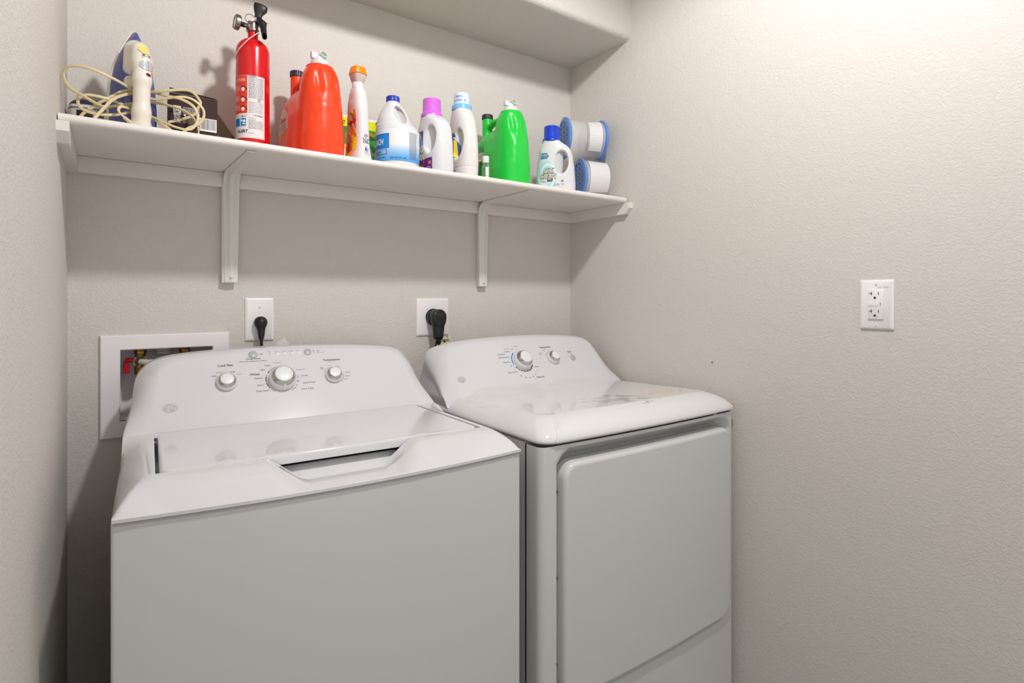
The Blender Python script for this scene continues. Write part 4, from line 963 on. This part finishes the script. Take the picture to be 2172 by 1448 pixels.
# --- two big press-tap detergent jugs (orange, green)
def jug(name, label, x, y, rz, body, dark):
    t = thing(name, label, 'jug', (x, y, ST), rz, 'large detergent jugs')
    def fn(X, Y, Z):
        low = sup(X+pw(Z, [(0, 0), (.17, -.004)]), Y, pw(Z, [(0, .116), (.06, .118), (.12, .115), (.155, .103), (.175, .084), (.190, .052)]), pw(Z, [(0, .051), (.05, .0525), (.11, .050), (.15, .043), (.175, .032), (.190, .020)]), 3.2)*.9
        low = smax(low, -Z, .008); low = smax(low, Z-.190, .02)
        a = pw(Z, [(0, .058), (.05, .057), (.085, .054), (.115, .048), (.15, .049), (.18, .0465), (.205, .0415), (.217, .036), (.226, .031)])
        bb = pw(Z, [(0, .051), (.05, .0515), (.085, .0475), (.115, .0455), (.15, .0465), (.18, .0445), (.205, .040), (.217, .035), (.226, .030)])
        tw = sup(X-.058, Y, a, bb, 2.5)
        # flutes pressed into the front of the tower
        for sy in (-1, 1):
            d = capsule(X, Y, Z, (.0975, sy*.025, .208), (.1075, sy*.013, .105), .006, .0105)
            tw = smax(tw, -d, .010)
            d = capsule(X, Y, Z, (.094, sy*.049, .125), (.109, sy*.037, .085), .004, .009)
            tw = smax(tw, -d, .008)
        tw = smax(tw, -Z, .008); tw = smax(tw, Z-.226, .004)
        f = smin(low, tw, .009)
        f = smin(f, smax(np.sqrt((X+.074)**2+Y**2)-.0165, Z-.240, .002), .010)           # filler neck
        f = smax(f, -capsule(X, Y*.25, Z, (-.046, 0, .190), (-.006, 0, .198), .0125), .005)     # grip opening
        f = smin(f, smin(capsule(X, Y*.75, Z, (-.066, 0, .208), (-.030, 0, .2190), .0085), capsule(X, Y*.75, Z, (-.030, 0, .2190), (.030, 0, .2185), .0090), .006), .004)
        # recessed label panels with a raised rim
        for sy in (-1, 1):
            pnl = np.sqrt(((X+.062)/.046)**2+((Z-.080)/.082)**2); pnl = (pnl-1)*.046
            slab = sy*Y-.0; d = smax(pnl, -(slab-.0400), .004); f = smax(f, -d, .004)
        f = smax(f, -Z, .002)
        return f
    o, b = solid('jug_body', fn, (-.126, -.058, -.004), (.126, .058, .245), .0032, body, t)
    ribbed(G(), [(.0165, .239), (.0182, .2395), (.0182, .2525), (.0170, .2540), (.001, .2542)], 30, Matrix.Translation((-.074, 0, 0))).mk('filler_cap', dark, t)
    G().lathe([(.028, .2225), (.0325, .2230), (.0325, .2262), (.0300, .2275), (.0215, .2278)], 40, Matrix.Translation((.058, 0, 0))).mk('shoulder_rim', body, t)
    o = ribbed(G(), [(.0222, .2270), (.0217, .2400), (.0195, .2425), (.001, .2427)], 36, Matrix.Translation((.058, 0, 0))).mk('tap_collar', WP, t)
    # tap: upright barrel, angled spout ring facing the room, and a thumb tab
    G().lathe([(.0125, .240), (.0120, .250), (.0100, .254), (.001, .255)], 28, Matrix.Translation((.058, 0, 0))).box(.050, .062, -.022, -.006, .246, .262, .002).mk('tap_body', WP, t)
    Ms = Matrix.Translation((.062, .005, .2545)) @ Matrix.Rotation(math.radians(62), 4, 'Y') @ Matrix.Rotation(0, 4, 'Z')
    G().lathe([(.0085, -.010), (.0090, .006), (.0100, .008), (.0100, .010), (.0080, .010), (.0074, -.002), (.0001, -.003)], 28, Ms, cap=False).mk('tap_spout', mat('spout_pale', (206, 216, 208), .3), t)
    return t, b
t, b = jug('detergent_jug', 'large orange detergent jug with a white press tap, beside the fire extinguisher', .409, -.166, -81, OR, NAVY)
D = Decal(b, (-.064, -.2, .082), (1, 0, 0), (0, 0, 1), (0, 1, 0))
def orange_lab(u, v):
    x = (u-.5)*2; y = (v-.5)*2
    if x*x+y*y > 1: return None
    if y > .05+.5*x*.3: return lerp((236, 206, 196), (228, 196, 184), abs(math.sin(x*9)))
    return lerp((244, 96, 44), (250, 128, 70), .5+.5*math.sin((x*1.0+y*1.6)*16))
D.grid(-.040, .040, -.060, .062, orange_lab, 60, 80, .0006)
D.text('Clean', -.026, .028, .017, (206, 60, 40), .0012, bold=.02, shear=.25); textlines(D, -.026, .020, .008, .022, 4, (120, 120, 150), .0014, .0012)
D.text('150 FL OZ', -.020, -.048, .0065, (236, 206, 196), .0012)
D.done('printed_label', t)
t, b = jug('detergent_jug', 'large green detergent jug with a white press tap, left of the blue-capped bottle', .998, -.166, -90, GR, mat('cap_black', (34, 32, 44), .3))
D = Decal(b, (-.064, -.2, .082), (1, 0, 0), (0, 0, 1), (0, 1, 0))
def green_lab(u, v):
    x = (u-.5)*2; y = (v-.5)*2
    if x*x+y*y > 1: return None
    if y > .28: return (206, 206, 200) if y < .62 else (30, 150, 70)
    if y > .18: return (236, 226, 40)
    return lerp((12, 110, 44), (20, 140, 60), .5+.5*math.sin(x*12+y*7))
D.grid(-.040, .040, -.060, .062, green_lab, 50, 70, .0006)
textlines(D, -.024, .026, -.040, .004, 9, (8, 60, 26), .0016, .0012); textlines(D, -.026, .022, .020, .032, 4, (120, 124, 120), .0012, .0012)
D.done('printed_label', t)

# --- white spray bottle with an orange scrubber cap
t = thing('stain_remover_bottle', 'slim white stain remover bottle with a bright orange cap', 'bottle', (.512, -.232, ST), -76)
o, b = solid('bottle_body', bottle_fn([(0, .043), (.03, .037), (.08, .034), (.13, .031), (.17, .025), (.192, .0175)], [(0, 0), (.19, 0)], [(0, .0265), (.02, .0235), (.05, .0195), (.10, .0185), (.15, .0195), (.18, .0175), (.192, .0150)], 2.8, .193, rb=.003), (-.05, -.032, -.004), (.05, .032, .2), .0022, WP, t)
G().lathe([(.0150, .1925), (.0150, .205), (.0140, .207)], 30).mk('neck', WP, t)
sqc = lambda rx, ry, z: [(rx*math.copysign(abs(math.cos(q))**.5, math.cos(q)), ry*math.copysign(abs(math.sin(q))**.5, math.sin(q)), z) for q in [2*math.pi*k/28 for k in range(28)]]
G().loops([sqc(.0130, .0130, .207), sqc(.0155, .0155, .214), sqc(.0185, .0175, .223), sqc(.0180, .0178, .2285)]).mk('clear_head', mat('frosted_plastic', (232, 214, 204), .35, trans=.35), t)
G().loops([sqc(.0200, .0190, .2275), sqc(.0202, .0192, .2292), sqc(.0165, .0155, .2460), sqc(.0150, .0140, .2468)]).mk('cap', plastic('cap_orange', (255, 136, 10), .35), t)
D = Decal(b, (0, -.2, .0), (1, 0, 0), (0, 0, 1), (0, 1, 0)); rr_ = random.Random(9)
blobs = [(rr_.uniform(-.03, .02), rr_.uniform(.02, .12), rr_.uniform(.004, .011), rr_.choice([(222, 120, 40), (120, 150, 60), (196, 40, 36), (60, 70, 90), (214, 196, 170), (170, 120, 80), (238, 206, 60)])) for _ in range(46)]
def spl(u, v):
    x = -.033+u*.062; z = .010+v*.150
    if x > .020-.05*(abs(v-.5)**2): return None
    c = (222, 206, 198) if v > .65 else (214, 190, 168)
    for bx, bz, br, bc in blobs:
        if ((x-bx)*1.0+(z-bz)*.35)**2/br**2+((z-bz))**2/(br*1.9)**2 < 1: c = bc
    if v > .93: return (230, 224, 220)
    return c
D.grid(-.033, .029, .010, .160, spl, 50, 110, .0005)
D.text('Multi', -.016, .098, .010, (60, 40, 40), .0010, bold=.02)
D.put(*rect2d(.012, .022, .030, .062), (240, 214, 20), .0010)
D.done('picture_label', t)
D = Decal(b, (.2, 0, 0), (0, 1, 0), (0, 0, 1), (-1, 0, 0))
v, f = arc2d(-.001, .0655, .0030, .0042, 40, 330, 16); D.put(v, f, (50, 90, 50), .0006); D.put(*rect2d(.000, .0055, .0652, .0672), (60, 60, 90), .0007)
D.text('For Tips,\nTricks\n& Offers', 0.001, .0555, .0052, (40, 44, 110), .0007, align='CENTER', bold=.02)
D.put(*rect2d(-.0038, .0042, .0270, .0355), (24, 34, 130), .0006); D.text('f', -.0006, .0275, .0105, (236, 236, 240), .0011, bold=.03)
textlines(D, -.007, .0075, .0215, .0240, 2, (150, 150, 176), .0008, .0007); textlines(D, -.008, .009, .0165, .0170, 1, (160, 160, 180), .0007, .0007); textlines(D, -.004, .004, .0385, .0388, 1, (120, 120, 160), .0008)
D.done('side_print', t)

# --- green and yellow pouch of laundry pods, leaning at the wall
t = thing('laundry_pouch', 'green and yellow plastic pouch standing behind the orange-capped bottle', 'pouch', (.568, -.052, ST), 0)
hw, H = .088, .188; g = G(); nu, nv = 90, 100
leaves = [(rr_.uniform(-1, 1), rr_.uniform(-.9, .55), rr_.uniform(.10, .26), rr_.uniform(0, 3.14), rr_.choice([(20, 120, 30), (60, 170, 50), (150, 205, 130), (214, 170, 50), (190, 120, 40), (12, 96, 24), (110, 190, 90)])) for _ in range(60)]
def pc(x, y):
    if y > .62: return (214, 226, 36) if y < .93 else (236, 236, 226)
    if (x+.42)**2*.85+(y+.28)**2*1.1 < .075: return (240, 240, 236) if ((x+.42)**2+(y+.36)**2 < .018 or ((x+.42)**2*3+(y+.22)**2 < .012)) else ((244, 140, 20) if (x+.42)**2*.85+(y+.28)**2*1.1 < .062 else (250, 220, 190))
    if y < -.78: return (226, 230, 226)
    c = (36, 150, 46)
    for lx, ly, lr, la, lc in leaves:
        dx_ = x-lx; dy_ = (y-ly); u = dx_*math.cos(la)+dy_*math.sin(la); w = -dx_*math.sin(la)+dy_*math.cos(la)
        if (u/lr)**2+(w/(lr*.42))**2 < 1: c = lc
    return c
def py(x, y, s): e = (1-abs(x)**3)*(1-((y+1)/2)**1.6)*.024+.0012; return s*e+.030*((y+1)/2)**1.2-.004+.0012*math.sin(x*14+y*5)*(1-x*x)
for s in (-1, 1):
    V_ = []; C_ = []; F_ = []
    for j in range(nv+1):
        for i in range(nu+1):
            x = -1+2*i/nu; y = -1+2*j/nv; V_.append((x*hw, py(x, y, s), (y+1)/2*H)); C_.append(pc(x, y) if s < 0 else (40, 140, 50))
    for j in range(nv):
        for i in range(nu):
            q = (j*(nu+1)+i, j*(nu+1)+i+1, (j+1)*(nu+1)+i+1, (j+1)*(nu+1)+i); F_.append(q if s < 0 else q[::-1])
    g.add(V_, F_, C_)
g.mk('pouch_body', mat('printed_film', None, .16, vcol=True, coat=.4), t, angle=None)
g = G()
for (s_, x, z, sz, c) in (('20%', -.066, .160, .0135, (30, 60, 20)), ('MORE', -.0375, .166, .0058, (30, 60, 20)), ('PLUS', -.0375, .159, .0058, (30, 60, 20)), ('Pods', .030, .161, .008, (150, 180, 40)), ('3', -.030, .010, .016, (40, 70, 160))):
    a, f = text2d(s_, sz, bold=.03, shear=.1); g.add([(x+u, py((x+u)/hw, (z+v)/H*2-1, -1)-.0006, z+v) for u, v in a], f, c)
g.mk('lettering', VC, t, angle=None)['kind'] = 'stuff'
tag(G().box(.640, .664, -.046, -.006, ST, ST+.182, .0015).mk('red_carton', mat('carton_red', (200, 30, 44), .5)), 'narrow red carton edge showing behind the bleach bottle', 'box')

# --- bleach bottle
t = thing('bleach_bottle', 'round white bleach bottle with blue cap and blue label', 'bottle', (.625, -.222, ST), -24)
o, b = solid('bottle_body', bottle_fn([(0, .0565), (.004, .058), (.10, .058), (.106, .0575), (.116, .0495), (.13, .0435), (.14, .0405), (.156, .0333), (.164, .0285), (.176, .019), (.182, .0168)], [(0, 0), (.104, 0), (.116, -.0055), (.13, -.0095), (.18, -.0120)], [(0, .0565), (.004, .058), (.10, .058), (.106, .0575), (.116, .050), (.13, .044), (.15, .034), (.164, .026), (.182, .0168)], 2.0, .183, hole=(.0070, .1420, .0135, .0270, .45, .0035), rb=.006, grooves=(.1055,)), (-.064, -.064, -.004), (.064, .064, .188), .0022, WP, t)
ribbed(G(), [(.0170, .1815), (.0178, .1822), (.0178, .1950), (.0168, .1968), (.001, .1970)], 34, Matrix.Translation((-.0120, 0, 0))).mk('cap', plastic('cap_blue_dark', (28, 48, 170), .3), t)
D = CylDecal(.0582)
def bl(u, v): return lerp((88, 160, 222), (226, 228, 232), float(np.clip((v-.10)/.42, 0, 1)))
D.grid(-.088, .086, .014, .098, bl, 40, 30, .0002)
D.put(*rect2d(-.088, .086, .0135, .0150), (60, 140, 210), .0004)
D.put(*rect2d(-.088, -.0215, .0460, .0900-.0055), (24, 96, 190), .0005); D.put(*rect2d(-.088, -.0235, .0480, .0820), (20, 130, 214), .0006)
D.text('BLEACH', -.0875, .0560, .0215, (244, 244, 246), .0010, bold=.025, shear=.12, sx=.62)
D.put(*rect2d(-.088, -.0275, .0300, .0440), (50, 90, 160), .0005); D.put(*rect2d(-.088, -.0290, .0315, .0430), (130, 184, 232), .0006); D.text('Regular', -.0700, .0345, .0085, (40, 50, 90), .0009, shear=.2)
D.text('64 FL OZ (2 QT) 1.89 L', -.019, .0185, .0062, (30, 70, 120), .0007, sx=.72, bold=.01)
textlines(D, .0320, .0590, .0200, .0900, 30, (110, 110, 130), .0010, .0006, random.Random(21)); textlines(D, -.060, -.032, .020, .0215, 1, (30, 70, 120), .0012)
D.done('wrap_label', t)

# --- the two handled bottles of one make, and a taller softener bottle
OXI = bottle_fn([(0, .063), (.02, .0645), (.08, .061), (.115, .056), (.135, .053), (.150, .044), (.160, .033), (.166, .0285)], [(0, 0), (.12, 0), (.150, -.0045), (.166, -.0132)], [(0, .0335), (.02, .0345), (.09, .0345), (.125, .033), (.15, .0300), (.166, .0280)], 2.9, .168, hole=(.0190, .0945, .0225, .0370, -.06, .0050), rb=.006)
VO, FO = surfnet(OXI, (-.07, -.04, -.004), (.07, .04, .174), .0022)
def oxi_bottle(label, x, y, rz, capm):
    t = thing('stain_fighter_bottle', label, 'bottle', (x, y, ST), rz, 'handled stain fighter bottles')
    mk('bottle_body', VO, FO, WP, t, angle=None)
    ribbed(G(), [(.0305, .164), (.0312, .1655), (.0305, .172), (.0272, .1775), (.0256, .180), (.0250, .2140), (.0235, .2160), (.001, .2163)], 40, Matrix.Translation((-.0132, 0, 0)), .0005).mk('cap', capm, t)
    return t, bvh_of(VO, FO)
t, b = oxi_bottle('white stain fighter bottle with a purple cap and its handle turned to the room', .737, -.222, -82, PURP)
D = Decal(b, (0, -.2, 0), (1, 0, 0), (0, 0, 1), (0, 1, 0))
def pl(u, v):
    x = u*2-1; z = v
    edge = .55-.9*max(0, .55-v)*0+.35*math.sin(v*3)
    if x > .62 and v > .30: return None
    if v > .93 and x < -.8: return None
    if v < .30: return (112, 30, 130)
    r = math.hypot(x+.2, (v-.55)*2)
    if r < .85: return lerp((70, 120, 200), (190, 220, 240), .5+.5*math.sin(r*18+x*6))
    return lerp((84, 52, 110), (130, 110, 120), .5+.5*math.sin(x*5+v*9))
D.grid(-.055, .004, .006, .122, pl, 46, 80, .0005); D.grid(.003, .034, .006, .042, lambda u, v: (112, 30, 130), 14, 14, .0005)
D.text('OXI', -.043, .062, .026, (236, 232, 220), .0012, bold=.05, shear=.1, sx=.8); D.text('CLEAN', -.052, .040, .024, (236, 232, 220), .0012, bold=.05, shear=.1, sx=.68)
D.put(*rect2d(-.050, .000, .030, .036), (240, 214, 60), .0010); textlines(D, -.048, -.004, .010, .024, 4, (226, 206, 120), .0016, .0011)
D.text('18', .018, .024, .012, (240, 190, 40), .0012, bold=.03); textlines(D, .010, .030, .012, .016, 2, (226, 220, 230), .0014, .0011)
D.done('printed_label', t)
t, b = oxi_bottle('white stain fighter bottle with a royal blue cap, right of the green jug', 1.180, -.222, -43, BLUECAP)
D = Decal(b, (0, -.2, 0), (1, 0, 0), (0, 0, 1), (0, 1, 0))
def ox(u, v):
    x = -.060+u*.062; z = .004+v*.100; dx_ = (x+.028)/.034; dz_ = (z-.050)/.048; r = math.hypot(dx_, dz_); a = math.atan2(dz_, dx_)
    if r < 1.0 and (r > .55 or math.sin(a*5+r*22) > -.1): return lerp((222, 230, 232), (140, 204, 226), max(0, .5+.5*math.sin(a*3+r*17))*.8)
    return None
D.grid(-.060, .002, .004, .104, ox, 60, 90, .0004)
D.grid(-.0475, -.0205, .1055, .1235, lambda u, v: (24, 100, 176) if (u-1 < 0 and not ((u > .85 and (v > .8 or v < .2)) or (u < .06 and v > .8))) else None, 24, 12, .0005)
D.text('60% MORE', -.0460, .1155, .0056, (236, 240, 244), .0010, bold=.02, sx=.85); textlines(D, -.0455, -.024, .1085, .1120, 2, (190, 214, 120), .0014, .0009)
def out_text(s_, u, v, size, sx, sh):
    a, f = text2d(s_, size, bold=.085, shear=sh, sx=sx); D.put(a+np.array([u, v]), f, (190, 166, 40), .0009)
    a, f = text2d(s_, size, bold=.06, shear=sh, sx=sx); D.put(a+np.array([u, v]), f, (24, 22, 30), .0012)
    a, f = text2d(s_, size, bold=.0, shear=sh, sx=sx); D.put(a+np.array([u, v]), f, (246, 244, 240), .0015)
out_text('OXI', -.0385, .0585, .0215, .86, .18); out_text('CLEAN', -.0500, .0415, .0215, .76, .18)
D.put(np.array([(-.0515, .0275), (-.026, .0300), (-.026, .0365), (-.0515, .0340)]), [(0, 1, 2, 3)], (244, 242, 236), .0011)
D.text('WHITE REVIVE', -.0505, .0300, .0048, (60, 56, 70), .0015, sx=.7)
D.put(np.array([(-.026, .0305), (-.0085, .0325), (-.0075, .0400), (-.026, .0380)]), [(0, 1, 2, 3)], (26, 30, 84), .0012); textlines(D, -.023, -.011, .0340, .0370, 2, (200, 204, 226), .0010, .0015)
D.put(np.array([(-.0515, .0215), (-.0085, .0265), (-.0085, .0310), (-.0515, .0265)]), [(0, 1, 2, 3)], (244, 214, 30), .0010)
D.text('32', .0185, .0300, .0078, (40, 70, 150), .0010, bold=.03); D.text('HE', .0190, .0205, .0058, (90, 110, 160), .0010, shear=.3); textlines(D, -.004, .0150, .0190, .0225, 2, (110, 124, 170), .0010, .0009)
textlines(D, -.026, -.012, .0060, .0110, 3, (60, 110, 180), .0014, .0009)
for k in range(15): D.put(*rect2d(-.006+.0018*k, -.006+.0018*k+(.0007 if k % 3 else .0011), .0070, .0115), (196, 196, 204), .0007)
D.done('printed_label', t)

t = thing('softener_bottle', 'tall white fabric softener bottle with a pale blue lettered cap', 'bottle', (.8335, -.216, ST), -90)
SO = bottle_fn([(0, .056), (.03, .0585), (.08, .0575), (.13, .053), (.165, .047), (.188, .038), (.205, .0275)], [(0, 0), (.12, .0), (.17, -.003), (.205, -.008)], [(0, .0320), (.03, .0335), (.09, .0325), (.14, .0315), (.18, .0295), (.205, .0265)], 2.5, .206, hole=(.0175, .098, .0205, .0420, -.10, .0050), rb=.005, grooves=(.030,))
o, b = solid('bottle_body', SO, (-.064, -.04, -.004), (.064, .04, .21), .0022, plastic('bottle_pearl', (218, 215, 213), .25), t)
M_ = Matrix.Translation((-.008, 0, 0))
ribbed(G(), [(.0290, .2035), (.0298, .2045), (.0294, .2160), (.0270, .2190), (.024, .2195)], 40, M_, .0003).mk('collar', plastic('collar_blue', (120, 184, 226), .25), t)
G().lathe([(.0236, .2185), (.0230, .2500), (.0215, .2525), (.001, .2528)], 40, M_).mk('cap', plastic('cap_pale', (206, 222, 236), .25), t)
D = CylDecal(.0236); 
for s_, u, v in (('fabric', -.0165, .2380), ('softener', -.0195, .2270)): D.text(s_, u, v, .0105, (90, 130, 200), .0006)
gg = D.g; gg.v = [(x*math.cos(math.radians(-36))-y*math.sin(math.radians(-36)), x*math.sin(math.radians(-36))+y*math.cos(math.radians(-36)), z) for x, y, z in gg.v]; 
# turn the lettering to the room side (+X) of the cap
gg.v = [(-y-.008, x, z) for x, y, z in gg.v]; D.done('cap_lettering', t)
D = Decal(b, (0, -.2, 0), (1, 0, 0), (0, 0, 1), (0, 1, 0))
def al(u, v):
    x = -.052+u*.066; z = .006+v*.135; r = math.hypot((x+.018)/.030, (z-.088)/.036)
    if r < 1: return (250, 214, 30) if (abs(x+.010) < .0042 or abs(x-.001) < .0038 or (abs(x+.026) < .008 and abs(z-.084) < .014)) and abs(z-.089) < .024 else (38, 92, 170)
    if z < .062 and x < -.002: return lerp((226, 130, 90), (150, 90, 110), .5+.5*math.sin(x*220+z*90))
    if z > .120 and x < .004: return (60, 110, 84) if z < .134 else None
    if r < 1.35 and z > .06: return (206, 222, 236)
    return None
D.grid(-.052, .014, .006, .141, al, 50, 90, .0005); v, f = disc2d(.008, .022, .0045, n=16); D.put(v, f, (130, 170, 214), .0008); D.text('44', .0045, .0195, .006, (40, 80, 150), .0012)
D.text('softener', -.048, .1235, .007, (200, 220, 200), .0010); D.done('printed_label', t)

# --- small clear sanitizer bottle
t = thing('sanitizer_bottle', 'small clear bottle with a white cap in front of the green jug', 'bottle', (.877, -.270, ST), -30)
GL = mat('clear_plastic', (236, 246, 240), .06, trans=.92, ior=1.25)
G().lathe([(.001, 0), (.0100, .0004), (.0112, .002), (.0114, .034), (.0102, .040), (.0072, .044), (.0070, .047)], 36).mk('bottle_body', GL, t)
G().lathe([(.001, .0012), (.0098, .0014), (.0104, .003), (.0104, .030), (.001, .0302)], 30).mk('gel', mat('clear_gel', (206, 232, 222), .05, trans=.9, ior=1.2), t)
G().lathe([(.0093, .0455), (.0098, .047), (.0096, .0635), (.0088, .065), (.001, .0652)], 32).mk('cap', WP, t)
D = CylDecal(.0115); D.put(*rect2d(-.001, .009, .004, .033), (214, 216, 212), .0003); D.put(*rect2d(-.001, .009, .0075, .0085), (150, 170, 170), .0005); D.done('paper_label', t)

# --- moisture absorber tubs lying on their sides in the right corner
BT = plastic('lid_blue', (96, 136, 204), .3); TUB = mat('tub_clear', (238, 236, 232), .15, alpha=.40); PAPER = mat('white_granules', (226, 224, 220), .7)
def octo(r, x, n=32, k=.05): return [(x, r*math.cos(2*math.pi*i/n)*(1+k*math.cos(8*math.pi*i/n)*.5), r*math.sin(2*math.pi*i/n)*(1+k*math.cos(8*math.pi*i/n)*.5)) for i in range(n)]
def tub(label, x, y, z, rz, R_, Ln, flip=False, lab=True):
    t = thing('moisture_absorber_tub', label, 'tub', (x, y, z), rz, 'moisture absorber tubs')
    s = -1 if flip else 1
    def lp(r, xx): l = octo(r, xx*s); return l[::-1] if flip else l
    G().loops([lp(R_-.005, -.0005), lp(R_, .001), lp(R_, .009), lp(R_-.003, .011)], cap1=True, cap0=False).mk('lid_rim', BT, t, angle=40)
    G().loops([lp(R_*.80, .0035), lp(R_*.80, .006)]).mk('inner_paper', PAPER, t, angle=40)
    # lattice of the lid
    g = G(); q = R_*.99
    for k in range(-6, 7):
        for w in (-1, 1):
            pts = []
            for m in range(-9, 10):
                yy = m*R_/9; zz = k*R_/4.2+w*yy*.55
                zz2 = zz+.0030*math.sin(m*1.6)
                if yy*yy+zz2*zz2 < (R_*.86)**2: pts.append((-.0002*s, yy, zz2))
            if len(pts) > 2: g.tube(pts, .0019, 5, sub=1, up=(1, 0, 0))
    g.loops([lp(R_-.0055, -.0006), lp(R_-.014, -.0012), lp(R_-.0145, .003)], cap0=False, cap1=False)
    g.mk('lid_lattice', BT, t, angle=40)
    G().loops([lp(R_-.006, .010), lp(R_-.006, .018), lp(R_*.87, Ln*.55), lp(R_*.84, Ln-.004), lp(R_*.76, Ln)], cap0=False).mk('tub_body', TUB, t, angle=40)
    if lab:
        g = G(); n = 22; a0, a1 = math.radians(118), math.radians(232); L_ = [.020, Ln*.9]; rad = lambda xx: np.interp(xx, [.018, Ln*.55, Ln-.004], [R_-.006, R_*.87, R_*.84])+.0022
        V_ = []; 
        for xx in (np.linspace(.022, Ln*.92, 6)):
            for k in range(n+1):
                a = a0+(a1-a0)*k/n; V_.append((xx*s, rad(xx)*math.cos(a), -rad(xx)*math.sin(a)*-1 if False else rad(xx)*math.sin(a)))
        F_ = [(j*(n+1)+k, j*(n+1)+k+1, (j+1)*(n+1)+k+1, (j+1)*(n+1)+k) for j in range(5) for k in range(n)]
        g.add(V_, F_, (226, 224, 224)); rl = random.Random(4)
        for k in range(20):
            a = a0+(a1-a0)*(k+.7)/21; xx = .026
            while xx < Ln*.88:
                e = min(xx+rl.uniform(.004, .012), Ln*.89); r0 = rad(xx)+.0006; r1 = rad(e)+.0006; da = .008
                g.add([(xx*s, r0*math.cos(a), r0*math.sin(a)), (e*s, r1*math.cos(a), r1*math.sin(a)), (e*s, r1*math.cos(a+da), r1*math.sin(a+da)), (xx*s, r0*math.cos(a+da), r0*math.sin(a+da))], [(0, 1, 2, 3)], (170, 170, 186)); xx = e+.002
        g.mk('paper_label', VC, t, angle=None)
    return t
RT = .0700
tub('clear moisture absorber tub with blue lattice lid, lower one lying on the shelf', 1.318, -.178, ST+RT+.0005, -22, RT, .100)
tub('clear moisture absorber tub on the upper row, blue lattice lid facing the bottles', 1.272, -.150, ST+3*RT+.0015, -22, RT, .072, lab=False)
tub('clear moisture absorber tub on the upper row, nearest the right wall', 1.272+.1445*math.cos(math.radians(22)), -.150-.1445*math.sin(math.radians(22)), ST+3*RT+.0015, -22, RT*.97, .072, flip=True)
